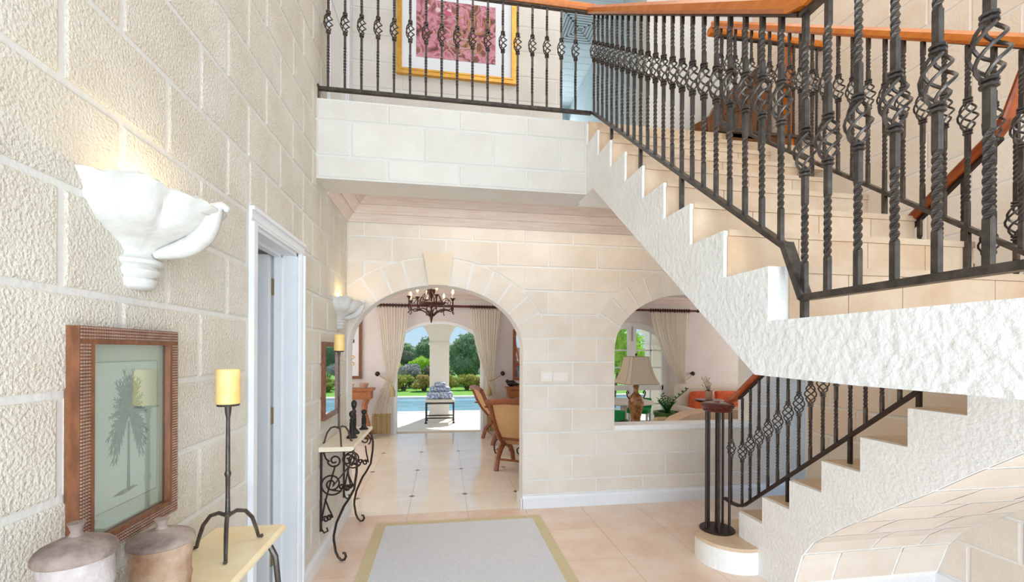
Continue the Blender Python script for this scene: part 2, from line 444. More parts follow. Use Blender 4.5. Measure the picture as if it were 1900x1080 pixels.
# door: casing, jamb lining, open leaf with hinges
d1 = struct(MB().build('door_1', 'white_paint')) if False else None
door = MB()
X0, X1 = XL + .001, XL + .016
def casing(y0, y1, zt, w, inner_left):
    for yy, sg in ((y0, -1), (y1, 1)):
        for d0, d1, xp in ((0, .014, X1 - .003), (.014, w - .018, X1), (w - .018, w, X1 + .01)):
            a_, b_ = sorted((yy + sg * d0, yy + sg * d1)); door.box((X0, a_, 0 if zt < 3 else ZT), (xp, b_, zt))
    for d0, d1, xp in ((0, .014, X1 - .003), (.014, w - .018, X1), (w - .018, w, X1 + .01)):
        door.box((X0, y0 - w, zt + d0 + .0005), (xp, y1 + w, zt + d1 + .0005))
casing(DY0, DY1, DZ, .072, True)
door.box((XL - .135, DY0 - .004, 0), (XL - .002, DY0 + .018, DZ)); door.box((XL - .135, DY1 - .018, 0), (XL - .002, DY1 + .004, DZ)); door.box((XL - .135, DY0, DZ - .018), (XL - .002, DY1, DZ + .004))
door.box((XL - .125, DY1 - .03, 0), (XL - .085, DY1 - .016, DZ - .018)); door.box((XL - .125, DY0, DZ - .03), (XL - .085, DY1, DZ - .016))
door1 = struct(door.build('door_1', 'white_paint'))
leaf = MB().box((XL - .14 - .6, DY1 - .075, .01), (XL - .142, DY1 - .035, DZ - .025))
lf = leaf.build('door_leaf', 'white_paint', door1)
for z0, z1 in ((.2, .95), (1.1, 1.95)):
    MB().box((XL - .66, DY1 - .08, z0), (XL - .25, DY1 - .074, z1)).build('door_panel', 'white_paint', lf)
for z in (.24, 1.1, 1.88):
    hg = MB().box((XL - .143, DY1 - .0195, z), (XL - .1, DY1 - .0165, z + .1)); hg.tube([(XL - .143, DY1 - .026, z), (XL - .143, DY1 - .026, z + .1)], .007)
    for k in range(4): hg.ball((XL - .112 - .016 * (k % 2), DY1 - .02, z + .018 + .021 * k), .004, 6)
    hg.build('hinge', 'brass_hinge', door1)
# upstairs door casing and closed leaf on the left wall
door = MB()
casing(UY0, UY1, UZ, .06, True)
door2 = struct(door.build('door_2', 'white_paint'))
lf = MB().box((XL - .07, UY0, ZT + .005), (XL - .03, UY1, UZ)).build('door_leaf', 'white_paint', door2)
for k in range(2): MB().box((XL - .032, UY0 + .08, ZT + .15 + k * .95), (XL - .024, UY1 - .08, ZT + .95 + k * .98)).build('door_panel', 'white_paint', lf)
# baseboards
bb = MB()
for y0, y1 in ((-2.6, DY0 - .072), (DY1 + .072, YB)):
    bb.prism([(XL, 0), (XL + .022, 0), (XL + .022, .095), (XL + .012, .118), (XL, .12)], 'y', y0, y1)
struct(bb.build('baseboard_left', 'white_paint'))

# ------------------------------------------------------------------ arched wall between hall and lounge
A1 = dict(cx=-.05, h=.822, zs=1.56, b=.61, sill=0)
A2 = dict(cx=2.482, h=.765, zs=1.56, b=.578, sill=.79)
def ell(o, x, e=0):
    t = (x - o['cx']) / (o['h'] + e)
    return o['zs'] + (o['b'] + e) * math.sqrt(max(0, 1 - t * t))
def arch_wall(X0, X1, z0, z1, Y0, Y1, ops, N=32):
    mb = MB(); x = X0
    for o in ops:
        a, b = o['cx'] - o['h'], o['cx'] + o['h']
        if a > x + 1e-4: mb.box((x, Y0, z0), (a, Y1, z1))
        if o['sill'] > z0: mb.box((a, Y0, z0), (b, Y1, o['sill']))
        for k in range(N):
            t0, t1 = PI - PI * k / N, PI - PI * (k + 1) / N
            xa, xb = o['cx'] + o['h'] * math.cos(t0), o['cx'] + o['h'] * math.cos(t1)
            za, zb = o['zs'] + o['b'] * math.sin(t0), o['zs'] + o['b'] * math.sin(t1)
            v = len(mb.v)
            mb.v += [(xa, Y0, za), (xb, Y0, zb), (xb, Y0, z1), (xa, Y0, z1), (xa, Y1, za), (xb, Y1, zb), (xb, Y1, z1), (xa, Y1, z1)]
            mb.f += [(v, v + 1, v + 2, v + 3), (v + 5, v + 4, v + 7, v + 6), (v, v + 4, v + 5, v + 1), (v + 3, v + 2, v + 6, v + 7)]
        x = b
    if x < X1: mb.box((x, Y0, z0), (X1, Y1, z1))
    return mb
wall_back = struct(arch_wall(XL, 4.6, 0, 6.2 if False else ZT, YB, YB + WT, [A1, A2]).build('wall_back', 'mortar'))
pl_back = Plane((0, YB, 0), (1, 0, 0), (0, 0, 1))   # normal = -y
RING = .262
ZC = [.135] + [.274 + .2335 * k for k in range(11)]
ZC = [z for z in ZC if z < 2.74] + [2.745]
ZRING = ZC[7]                                        # 1.675
g = .016
def lower(x, z0):
    lb = z0
    for o in (A1, A2):
        if abs(x - o['cx']) < o['h'] + RING: lb = max(lb, ell(o, x, RING))
    return lb
for r in range(len(ZC) - 1):
    b0, b1 = ZC[r], ZC[r + 1]
    off = 1.024 if r % 2 == 0 else 1.275
    if b1 < ZRING + .01:
        holes = [(-9, A1['cx'] + A1['h'] - .004)]
        if b1 > A2['sill']: holes.append((A2['cx'] - A2['h'] + .004, A2['cx'] + A2['h'] - .004))
        course(pl_back, wall_back, .7, 4.55, b0, b1, .501, off, g, 'block', holes)
    else:
        k = math.floor((XL - off) / .501)
        while off + k * .501 < 4.55:
            x0, x1 = max(XL, off + k * .501) + g / 2, min(4.55, off + (k + 1) * .501) - g / 2; k += 1
            z0, z1 = b0 + g / 2, b1 - g / 2
            xs = [x0 + (x1 - x0) * i / 24 for i in range(25)]
            lb = [lower(x, z0 - (.01 if 0 else 0)) for x in xs]
            lb = [max(z0, l + (g * .6 if l > z0 else 0)) for l in lb]
            if max(lb) <= z0 + 1e-6: rect_block(pl_back, wall_back, x0, x1, z0, z1, 'block'); continue
            run = []
            for x, l in zip(xs + [None], lb + [9]):
                if x is not None and l < z1 - .012: run.append((x, l)); continue
                if len(run) > 2 and run[-1][0] - run[0][0] > .03:
                    poly = run + [(run[-1][0], z1), (run[0][0], z1)]
                    poly_block(pl_back, wall_back, poly, 'block')
                run = []
def voussoirs(o, nside, key):
    kh = .1
    t_end = math.asin((ZRING - o['zs']) / o['b'])
    # keystone, a little proud of the ring
    cx = o['cx']
    if key:
        poly_block(pl_back, wall_back, [(cx - .092, ell(o, cx - .08) + .0), (cx, ell(o, cx)), (cx + .092, ell(o, cx + .08)), (cx + .143, 2.475), (cx - .143, 2.475)], 'keystone', 'keystone', .032)
    for sgn in (-1, 1):
        t0 = PI / 2 - .125 if key else PI / 2 - .06
        for k in range(nside):
            ta = t0 + (t_end - t0) * k / nside; tb = t0 + (t_end - t0) * (k + 1) / nside
            ga = .010 / (o['h']); ta -= ga; tb += ga
            inn, out = [], []
            for i in range(5):
                t = ta + (tb - ta) * i / 4
                inn.append((cx + sgn * (o['h'] + .002) * math.cos(t), o['zs'] + (o['b'] + .002) * math.sin(t)))
                # outward along the ellipse normal
                nx, nz = math.cos(t) / o['h'], math.sin(t) / o['b']; L = math.hypot(nx, nz)
                out.append((cx + sgn * (o['h'] * math.cos(t) + nx / L * (RING - .008)), o['zs'] + o['b'] * math.sin(t) + nz / L * (RING - .008)))
            if k == nside - 1:
                xo = (o['h'] + RING) * math.sqrt(1 - ((ZRING - o['zs']) / (o['b'] + RING)) ** 2) - .008
                out[-1] = (cx + sgn * xo, ZRING + .008); inn[-1] = (cx + sgn * (o['h'] + .002) * math.cos(t_end), ZRING + .008)
            poly = inn + out[::-1]
            if key:
                lim = XL + .006
                if all(p[0] < lim + .02 for p in poly): continue
                if sgn < 0: poly = [(max(lim, p[0]), p[1]) for p in poly]
            if sgn > 0: poly = poly[::-1]
            # keep outline counter-clockwise
            ar = sum(poly[i][0] * poly[(i + 1) % len(poly)][1] - poly[(i + 1) % len(poly)][0] * poly[i][1] for i in range(len(poly)))
            if ar < 0: poly = poly[::-1]
            poly_block(pl_back, wall_back, poly, 'block', 'arch_stone')
voussoirs(A1, 6, True); voussoirs(A2, 6, False)
MB().box((A2['cx'] - A2['h'], YB - .008, .748), (A2['cx'] + A2['h'], YB + WT + .008, .796)).build('window_sill', 'plaster', wall_back)
bb = MB()
bb.prism([(YB, 0), (YB - .02, 0), (YB - .02, .1), (YB - .012, .124), (YB, .128)], 'x', A1['cx'] + A1['h'] - .004, 4.55)
bb.box((A1['cx'] + A1['h'] - .02, YB - .02, 0), (A1['cx'] + A1['h'], YB + WT + .02, .105))
struct(bb.build('baseboard_back', 'white_paint'))
# light switch
sw = thing('light_switch', 'flat pale switch plate on the stone wall between the arches', 'switch', (1.0, YB - .006, 1.3))
MB().box((.95, YB - .013, 1.25), (1.06, YB - .004, 1.345)).build('plate', 'switch', sw)
MB().box((.985, YB - .017, 1.28), (1.025, YB - .012, 1.318)).build('rocker', 'white_paint', sw)
MB().box((1.075, YB - .012, 1.25), (1.225, YB - .004, 1.335)).build('cover_plate', 'switch', sw)

# ------------------------------------------------------------------ landing: beam, slab, ceiling boards below it
BY0, BY1, BZ = 3.22, 3.5, 2.75
wb = struct(MB().box((XL, BY0, BZ), (XA + .02, BY1, ZT)).build('wall_landing_beam', 'mortar_left'))
pl_beam = Plane((0, BY0, 0), (1, 0, 0), (0, 0, 1))
for r, (b0, b1) in enumerate(((2.756, 2.91), (2.91, 3.16), (3.16, 3.303))):
    course(pl_beam, wb, XL + .004, XA - .004, b0, b1, .505, -.653 if r == 1 else -.4, .014, 'block_pale')
slab = MB().box((XL, BY1 - .01, 3.12), (XC + .02, YB, ZT)); slab.box((XC, 3.3, 3.12), (XR, YB, ZT)); slab.box((XL, YB, 3.12), (4.6, YB + .2, ZT)); slab.box((1.0, YB + .2, 3.1), (2.3, 7.2, ZT))
struct(slab.build('floor_landing', 'tread_stone'))
# boarded coved ceiling under the landing
cl = struct(MB().box((XL, BY1, 3.05), (XR + 1.3, YB, 3.1)).build('ceiling_hall', 'wall_paint'))
CZ0, CZ1, CIN = 2.745, 2.935, .2
def board(parent, P, m='ceiling_board', t=.012):
    n = (Vector(P[1]) - Vector(P[0])).cross(Vector(P[3]) - Vector(P[0])).normalized() * t
    MB().quadbox([Vector(p) for p in P] + [Vector(p) + n for p in P]).build('ceiling_board', m, parent)
def cove_pt(k, n): t = k / n; return CIN * t, CZ0 + (CZ1 - CZ0) * t
for k in range(3):
    (i0, z0), (i1, z1) = cove_pt(k, 3), cove_pt(k + .97, 3)
    board(cl, [(XL + i0, YB - i0, z0), (4.0, YB - i0, z0), (4.0, YB - i1, z1), (XL + i1, YB - i1, z1)])
    board(cl, [(XL + i0, BY1, z0), (XL + i0, YB - i0, z0), (XL + i1, YB - i1, z1), (XL + i1, BY1, z1)], 'ceiling_board_y')
y = BY1
while y < YB - CIN - .01:
    y2 = min(y + .1, YB - CIN); board(cl, [(XL + CIN, y2 - .003, CZ1), (4.0, y2 - .003, CZ1), (4.0, y, CZ1), (XL + CIN, y, CZ1)]); y += .1

# ------------------------------------------------------------------ upper walls
wu = MB()
wu.box((XL, YB, ZT), (1.16, YB + WT, 6.2)); wu.box((1.16, YB, 5.9), (2.05, YB + WT, 6.2)); wu.box((2.05, YB, ZT), (XR + .2, YB + WT, 6.2))
wall_up = struct(wu.build('wall_upper', 'mortar_left'))
pl_up = pl_back
zz = [ZT + .012, 3.5, 3.745, 3.99, 4.235, 4.48, 4.725, 4.97, 5.215, 5.46]
for r in range(len(zz) - 1):
    course(pl_up, wall_up, XL + .03, 1.155, zz[r], zz[r + 1], .5, .1 if r % 2 else .35, .014, 'block_pale')
cor = MB()
cor.box((1.1, YB + WT, ZT), (1.16, 7.2, 5.6)); cor.box((2.05, YB + WT, ZT), (2.1, 7.2, 5.6)); cor.box((1.1, 7.2, ZT), (2.1, 7.25, 5.6))
wall_cor = struct(cor.build('wall_corridor', 'blue_paint'))
cc = struct(MB().box((1.1, YB + WT, 5.62), (2.1, 7.25, 5.66)).build('ceiling_corridor', 'blue_paint'))
y = YB + WT
while y < 7.15:
    MB().box((1.16, y + .003, 5.605), (2.05, y + .135, 5.622)).build('ceiling_board', 'blue_paint', cc); y += .138
vt = thing('ceiling_vent', 'square slatted air vent in the blue-grey corridor ceiling upstairs', 'vent', (1.68, 5.3, 5.6))
for k in range(6):
    a = .25 - .04 * k; m = MB(); z0, z1 = 5.6 - .012, 5.604
    for q in ((-a, -a, a, -a + .014), (-a, a - .014, a, a), (-a, -a, -a + .014, a), (a - .014, -a, a, a)): m.box((1.68 + q[0], 5.3 + q[1], z0 + .0015 * k), (1.68 + q[2], 5.3 + q[3], z1))
    m.build('frame' if k == 0 else 'slat', 'blue_paint', vt)
MB().box((1.46, 5.08, 5.602), (1.9, 5.52, 5.606)).build('backing', 'inset_grey', vt)
# right stair wall and hall ceiling
wr = MB()
wr.box((XR, -2.6, 0), (XR + .2, 3.5, 6.2)); wr.box((XR, 3.5, 2.75), (XR + .2, YB, 6.2))
wall_right = struct(wr.build('wall_right', 'mortar'))
pl_right = Plane((XR, 0, 0), (0, -1, 0), (0, 0, 1))    # normal = -x
for r in range(24):
    b0, b1 = .1 + .2455 * r, .1 + .2455 * (r + 1)
    course(pl_right, wall_right, -3.49 if b1 < 2.8 else -YB + .004, -.6, b0, b1, .5, 0 if r % 2 else .25, .008 if b0 > 1.2 else .016, 'block_right' if b0 > .8 else 'block', ())
struct(MB().box((XL, -2.6, 6.2), (XR + .2, YB + .2, 6.25)).build('ceiling_upper', 'wall_paint'))

# ------------------------------------------------------------------ staircase
st = thing('staircase', 'white coral stone staircase turning back over itself with beige stone treads', 'staircase', (2.1, 2.0, 0))
prof = [(YU, ZL)]                                       # upper flight: (y, z)
for k in range(9):
    y = YU + TR * k; prof += [(y, (10 + k) * RI)] if k < 9 else []
    prof += [(YU + TR * (k + 1), (10 + k) * RI)] if k < 8 else []
prof = [(YU - .3, ZL), (YU, ZL)]
for k in range(8): prof += [(YU + TR * k, (10 + k) * RI), (YU + TR * (k + 1), (10 + k) * RI)]
prof += [(YU + TR * 8, ZT - .02), (YU + TR * 8 + .3, ZT - .02), (BY1 - .001, BZ + .001), (3.07, 2.745), (1.378, 1.47), (YU - .3, 1.462)]
uf = MB().prism(prof, 'x', XA, XC).build('upper_flight', 'plaster', st)
# half landing
MB().box((XA, .02, 1.462), (XR - .006, YU - .3, ZL)).build('half_landing', 'plaster', st)
# lower flight with curved underside
cur = [(2.452, 0), (2.416, .115), (2.359, .3), (2.281, .416), (2.093, .581), (1.803, .805), (1.663, .908), (1.503, 1.039), (1.327, 1.176), (1.1, 1.36), (.96, 1.463)]
prof = [(YLO, 0), (YLO, 2 * RI)]
for k in range(2, 8): prof += [(YLO - TR * (k - 1), k * RI), (YLO - TR * (k - 1), (k + 1) * RI)]
prof += [(YLO - TR * 7, 8 * RI), (YLO - TR * 7, ZL - .004), (.96, ZL - .004)]
prof += cur[::-1]
lfm = MB().prism(prof, 'x', XB, XR - .006).build('lower_flight', 'coral_side', st)
# blocks lining the curved underside
cl_len = [0]
for i in range(1, len(cur)): cl_len.append(cl_len[-1] + math.hypot(cur[i][0] - cur[i - 1][0], cur[i][1] - cur[i - 1][1]))
def cpt(sv):
    for i in range(1, len(cur)):
        if sv <= cl_len[i] or i == len(cur) - 1:
            t = (sv - cl_len[i - 1]) / (cl_len[i] - cl_len[i - 1])
            return cur[i - 1][0] + (cur[i][0] - cur[i - 1][0]) * t, cur[i - 1][1] + (cur[i][1] - cur[i - 1][1]) * t
sv = .1; r = 0
while sv < cl_len[-1] - .25:
    xs = [XB + .005, XB + .27 + (.2 if r % 2 else 0), XB + .72 + (.1 if r % 2 else 0), XR - .011]
    for a, b in zip(xs, xs[1:]):
        m = MB(); n = 4; rows = []
        for i in range(n + 1):
            y0, z0 = cpt(sv + .012 + (.236 - .016) * i / n); y1, z1 = cpt(sv + .012 + (.236 - .016) * i / n + .01)
            d = math.hypot(y1 - y0, z1 - z0); ny, nz = -(z1 - z0) / d, (y1 - y0) / d
            rows.append((y0 - 0 + ny * .002 , z0 + nz * .002))
        for i in range(n):
            (ya, za), (yb, zb) = rows[i], rows[i + 1]; v = len(m.v)
            m.v += [(a + .008, ya, za), (b - .008, ya, za), (b - .008, yb, zb), (a + .008, yb, zb)]
            m.f.append((v, v + 1, v + 2, v + 3))
        m.build('stone_block', 'block', lfm)
    sv += .236; r += 1
struct(MB().box((XB + .02, 2.43, 0), (XR, 2.452, .09)).build('baseboard_alcove', 'white_paint'))
struct(MB().box((XR - .016, .5, 0), (XR, 2.44, .09)).build('baseboard_right', 'white_paint'))
# rounded first step
fs = MB(); ccx, ccy, cr = 2.125, 2.972, .245
poly = [(ccx + cr * math.cos(a), ccy + cr * math.sin(a)) for a in [PI / 2 + PI * 1.02 * i / 20 for i in range(21)]]
poly += [(XB + .04, ccy - cr + .004), (XB + .04, YLO), (XR - .006, YLO), (XR - .006, ccy + cr)]
fs.prism(poly, 'z', 0, RI - .025)
f1 = fs.build('first_step', 'coral_side', st)
def grow(p, e): 
    dx, dy = p[0] - ccx, p[1] - ccy; L = math.hypot(dx, dy)
    return (p[0] + dx / L * e, p[1] + dy / L * e) if p[0] < XB else (p[0], p[1] + (e if p[1] > ccy else 0))
MB().prism([grow(p, .006) for p in poly], 'z', RI - .025, RI).build('tread', 'tread_stone', f1)
# stone treads and riser tiles
for k in range(8):
    y = YU + TR * k; z = (10 + k) * RI
    x0 = XA + (.075 if k == 0 else .012)
    MB().box((x0 + .004, y - .012, z - .022), (XC, y + TR - .0, z + .003)).build('tread', 'tread_stone', uf)
    xs = [x0, 1.38 + (.02 if k % 2 else 0), 1.70 + (.02 if k % 3 else -.1), 2.0, XC - .002]
    for a, b in zip(xs, xs[1:]): MB().box((a + .0015, y - .007, z - RI + .004), (b - .0015, y + .01, z - .023)).build('riser_tile', 'riser_stone', uf)
y = YU + TR * 8
for a, b in ((XA + .012, 1.5), (1.5, 1.9), (1.9, XC)): MB().box((a + .0015, y - .007, 17 * RI + .004), (b - .0015, y + .01, ZT - .003)).build('riser_tile', 'riser_stone', uf)
for k in range(2, 9):
    y = YLO - TR * (k - 2); z = k * RI
    MB().box((XB + .03, y - TR + .0, z - .012), (XR - .008, y + .01, z + .003)).build('tread', 'tread_stone', lfm)
MB().box((XA + .095, .05, ZL - .01), (XR - .01, YU - .008, ZL + .004)).build('landing_tile', 'tread_stone', st)

# ------------------------------------------------------------------ wrought iron balusters
BL = .775
def make_baluster(L, bc, tall=True):
    m = MB(); hw = .0076
    zs = []
    def ring(z, a, s=1):
        o = len(m.v); r = hw * math.sqrt(2) * s
        for k in range(4): t = a + PI / 4 + PI / 2 * k; m.v.append((r * math.cos(t), r * math.sin(t), z))
        return o
    b0, b1 = bc - .062, bc + .062
    segs = [(0, b0 - .0)], [(b1, L)]
    for (z0, z1), in segs:
        prev = None
        d = z1 - z0; t0, t1 = z0 + d * .26, z1 - d * .26
        lst = [(z0, 0)]
        N = max(8, int((t1 - t0) / .0065)); turns = round((t1 - t0) / .021) / 4
        for i in range(N + 1): lst.append((t0 + (t1 - t0) * i / N, 2 * PI * turns * i / N))
        lst.append((z1, 2 * PI * turns))
        first = None
        for z, a in lst:
            o = ring(z, a)
            if prev is not None:
                for k in range(4): m.f.append((prev + k, prev + (k + 1) % 4, o + (k + 1) % 4, o + k))
            prev = o
    for z in (b0 - .006, b1 + .006):
        for dz in (-.006, .006):
            m.lathe([(.009, z + dz - .005), (.0165, z + dz - .003), (.0165, z + dz + .003), (.009, z + dz + .005)], n=8)
    bar = m.mesh('baluster', 'iron')
    b = MB()
    for w_ in range(4):
        pts = []
        for i in range(13):
            t = i / 12; r = .006 + .025 * math.sin(PI * t) ** .8; a = PI / 2 * w_ + 1.5 * PI * t
            pts.append((r * math.cos(a), r * math.sin(a), b0 + (b1 - b0) * t))
        b.tube(pts, .0042, 5)
    return bar, b.mesh('basket', 'iron', True)
BAL = make_baluster(BL, .47)
def baluster(parent, x, y, z, rz=0, meshes=None):
    bar, bas = meshes or BAL
    o = inst(bar, 'baluster', (x, y, z), parent, (0, 0, rz))
    b = bpy.data.objects.new('basket', bas); C.objects.link(b); b.parent = o
    return o
def sweep(pts, w, hh, axisw):
    """bar of rounded-rectangle section along pts; section width along axisw, height in z"""
    m = MB(); n = 8; A = None if isinstance(axisw, list) else Vector(axisw)
    sec = [(-.5, -.28), (-.36, -.5), (.36, -.5), (.5, -.28), (.5, .2), (.3, .5), (-.3, .5), (-.5, .2)]
    for i, p in enumerate(pts):
        p = Vector(p); Ai = A if not isinstance(axisw, list) else Vector(axisw[i])
        for a, b in sec: m.v.append(tuple(p + Ai * (a * w) + Vector((0, 0, b * hh))))
    for i in range(len(pts) - 1):
        for k in range(n): m.f.append((i * n + k, i * n + (k + 1) % n, (i + 1) * n + (k + 1) % n, (i + 1) * n + k))
    m.f.append(tuple(range(n))); m.f.append(tuple((len(pts) - 1) * n + k for k in reversed(range(n))))
    return m
def flat_rail(pts, w, t, axis):
    m = MB(); A = Vector(axis)
    for i in range(len(pts) - 1):
        p, q = Vector(pts[i]), Vector(pts[i + 1]); Z = Vector((0, 0, t / 2)); W = A * (w / 2)
        m.quadbox([p - W - Z, p + W - Z, q + W - Z, q - W - Z, p - W + Z, p + W + Z, q + W + Z, q - W + Z])
    return m
# 1 railing along the landing edge
YR = 3.262
r1 = thing('landing_railing', 'straight wrought iron railing along the upper landing edge, in front of the gilt painting', 'railing', (0, YR, 3.3))
flat_rail([(XL + .005, YR, 3.4), (1.126, YR, 3.4)], .028, .022, (0, 1, 0)).build('bottom_rail', 'iron', r1)
flat_rail([(XL + .005, YR, 4.178), (1.126, YR, 4.178)], .03, .012, (0, 1, 0)).build('top_rail', 'iron', r1)
sweep([(XL + .005, YR, 4.212), (1.16, YR, 4.212)], .066, .056, (0, 1, 0)).build('handrail', 'rail_wood', r1)
MB().box((XL, YR - .025, ZT), (XL + .012, YR + .025, 3.42)).build('wall_bracket', 'iron', r1)
for i in range(17): baluster(r1, -.816 + .1135 * i, YR, 3.405)
# 2 railing on the open side of the upper flight, then along the half landing
XRL = 1.126
r2 = thing('stair_railing', 'long wrought iron railing with basket balusters down the open side of the upper flight', 'railing', (XRL, 1.3, ZL))
def zr(y): return 1.899 + (y - 1.292) * .7703
flat_rail([(XRL, 3.262, 3.405), (XRL, 3.2, zr(3.2)), (XRL, 1.292, 1.899)], .03, .022, (1, 0, 0)).build('bottom_rail', 'iron', r2)
MB().quadbox([(XRL - .02, 1.30, 1.90), (XRL + .02, 1.30, 1.90), (XRL + .02, 1.225, 1.715), (XRL - .02, 1.225, 1.715), (XRL - .02, 1.285, 1.915), (XRL + .02, 1.285, 1.915), (XRL + .02, 1.21, 1.73), (XRL - .02, 1.21, 1.73)]).build('rail_link', 'iron', r2)
flat_rail([(XRL, 1.225, 1.722), (XRL, .05, 1.722)], .03, .02, (1, 0, 0)).build('bottom_rail', 'iron', r2)
flat_rail([(XRL, 3.262, 4.17), (XRL, 1.24, zr(1.24) + .77)], .03, .012, (1, 0, 0)).build('top_rail', 'iron', r2)
sweep([(XRL, 3.28, zr(3.2) + .85), (XRL, 1.27, zr(1.27) + .805), (XRL, 1.2, 2.66), (XRL, .05, 2.66)], .08, .066, (1, 0, 0)).build('handrail', 'rail_wood', r2)
flat_rail([(XRL, 1.23, 2.62), (XRL, .05, 2.62)], .03, .012, (1, 0, 0)).build('top_rail', 'iron', r2)
for i in range(22): baluster(r2, XRL, 3.194 - .0893 * i, zr(3.194 - .0893 * i) + .004)
TALL = make_baluster(.893, .455)
for y in (1.219, 1.136, 1.04, .941, .845, .748, .65, .553, .455, .358, .26, .163): baluster(r2, XRL, y, 1.727, 0, TALL)
for y, z0 in ((3.194 - .0893 * 4, 16 * RI), (3.194 - .0893 * 9, 14 * RI), (3.194 - .0893 * 14, 12 * RI), (1.219, ZL), (.26, ZL)):
    z1 = zr(y) if y > 1.25 else 1.722
    k = max(0, math.floor((y - YU) / TR)) if y > 1.25 else -1
    MB().box((XRL - .009, y - .009, (10 + k) * RI), (XRL + .009, y + .009, z1)).build('post_foot', 'iron', r2)
# 3 railing on the well side of the upper flight
XRR = 2.2
r3 = thing('stair_railing', 'wrought iron railing on the far side of the upper flight, below the orange wooden handrail', 'railing', (XRR, 1.3, ZL))
def zq(y): return 1.937 + (y - 1.351) * .785
flat_rail([(XRR, 3.25, zq(3.25)), (XRR, .9, 1.72)] if False else [(XRR, 3.25, zq(3.25)), (XRR, 1.25, zq(1.25))], .03, .022, (1, 0, 0)).build('bottom_rail', 'iron', r3)
sweep([(XRR, 3.3, zq(3.25) + .822), (XRR, 1.1, zq(1.1) + .815)], .07, .058, (1, 0, 0)).build('handrail', 'rail_wood', r3)
flat_rail([(XRR, 3.25, zq(3.25) + .783), (XRR, 1.25, zq(1.25) + .783)], .03, .012, (1, 0, 0)).build('top_rail', 'iron', r3)
for i in range(22): baluster(r3, XRR, 1.358 + .0885 * i, zq(1.358 + .0885 * i) + .004)
for i in (2, 6, 11, 16, 20):
    y = 1.358 + .0885 * i; k = math.floor((y - YU) / TR)
    MB().box((XRR - .009, y - .009, (10 + k) * RI), (XRR + .009, y + .009, zq(y))).build('post_foot', 'iron', r3)
# 4 guard rail at the landing above the stairwell
YG = 3.33
r4 = thing('guard_railing', 'short wrought iron guard railing on the upper landing in front of the carved wooden settle', 'railing', (2.7, YG, ZT))
flat_rail([(XRR + .03, YG, 3.4), (XR - .01, YG, 3.4)], .028, .022, (0, 1, 0)).build('bottom_rail', 'iron', r4)
flat_rail([(XRR + .03, YG, 4.178), (XR - .01, YG, 4.178)], .03, .012, (0, 1, 0)).build('top_rail', 'iron', r4)
sweep([(XRR - .03, YG, 4.212), (XR - .01, YG, 4.212)], .066, .056, (0, 1, 0)).build('handrail', 'rail_wood', r4)
for i in range(9): baluster(r4, 2.29 + .112 * i, YG, 3.405)
MB().box((2.93, YG + .03, ZT), (2.99, YG + .09, 4.22)).build('newel_post', 'rail_wood', r4)
# 5 lower flight railing with a ring newel
XLO = 2.262
r5 = thing('stair_railing', 'wrought iron railing rising from the round ring newel on the lower flight', 'railing', (XLO, 3.0, RI))
def zw(y): return .367 + (3.021 - y) * .8
pts = [(XLO - .02, 3.2, .372), (XLO, 3.14, .352), (XLO, 3.06, .36), (XLO, 3.0, zw(3.0)), (XLO, 1.35, zw(1.35))]
flat_rail(pts, .026, .022, (1, 0, 0)).build('bottom_rail', 'iron_dark', r5)
def zh(y): return 1.115 + (3.18 - y) * .765
hp = [(2.1, 3.1, 1.135), (2.16, 3.17, 1.125), (XLO - .03, 3.18, 1.13), (XLO, 3.06, zh(3.06) + .02), (XLO, 1.5, zh(1.5) + .035), (XLO, 1.44, zh(1.44) + .06), (XLO, 1.33, 2.82)]
sweep(hp, .066, .056, [(.6, -.8, 0), (.5, .86, 0), (.9, .3, 0), (1, 0, 0), (1, 0, 0), (1, 0, 0), (1, 0, 0)]).build('handrail', 'rail_wood_shaded', r5)
flat_rail([(XLO, 3.06, zh(3.06) - .02), (XLO, 1.46, zh(1.46) + .0)], .026, .012, (1, 0, 0)).build('top_rail', 'iron_dark', r5)
LOW = make_baluster(.835, .42)
for i, y in enumerate([3.157, 3.027] + [2.939 - .0898 * k for k in range(18)]):
    o = baluster(r5, XLO, y, zw(y) + .004 if i > 1 else .362, 0, LOW)
for y in (2.939 - .0898 * 4, 2.939 - .0898 * 9, 2.939 - .0898 * 13):
    k = 2 + math.floor((YLO - y) / TR)
    MB().box((XLO - .009, y - .009, k * RI), (XLO + .009, y + .009, zw(y))).build('post_foot', 'iron_dark', r5)
NX, NY = 2.083, 3.07
MB().lathe([(.125, RI), (.128, RI + .006), (.122, RI + .014), (0, RI + .014)], (NX, NY, 0), 32).build('newel_base', 'iron_dark', r5, True)
for k in range(5):
    a = 2 * PI * k / 5 + .5
    MB().tube([(NX + .085 * math.cos(a), NY + .085 * math.sin(a), RI + .01), (NX + .085 * math.cos(a), NY + .085 * math.sin(a), 1.1)], .0095, 8).build('newel_rod', 'iron_dark', r5, True)
MB().tube([(NX, NY, RI + .01), (NX, NY, 1.1)], .016, 10).build('newel_rod', 'iron_dark', r5, True)
MB().lathe([(.0, 1.092), (.1, 1.094), (.108, 1.104), (.104, 1.112), (.116, 1.122), (.122, 1.136), (.116, 1.152), (.1, 1.158), (0, 1.158)], (NX, NY, 0), 32).build('newel_cap', 'newel_wood', r5, True)

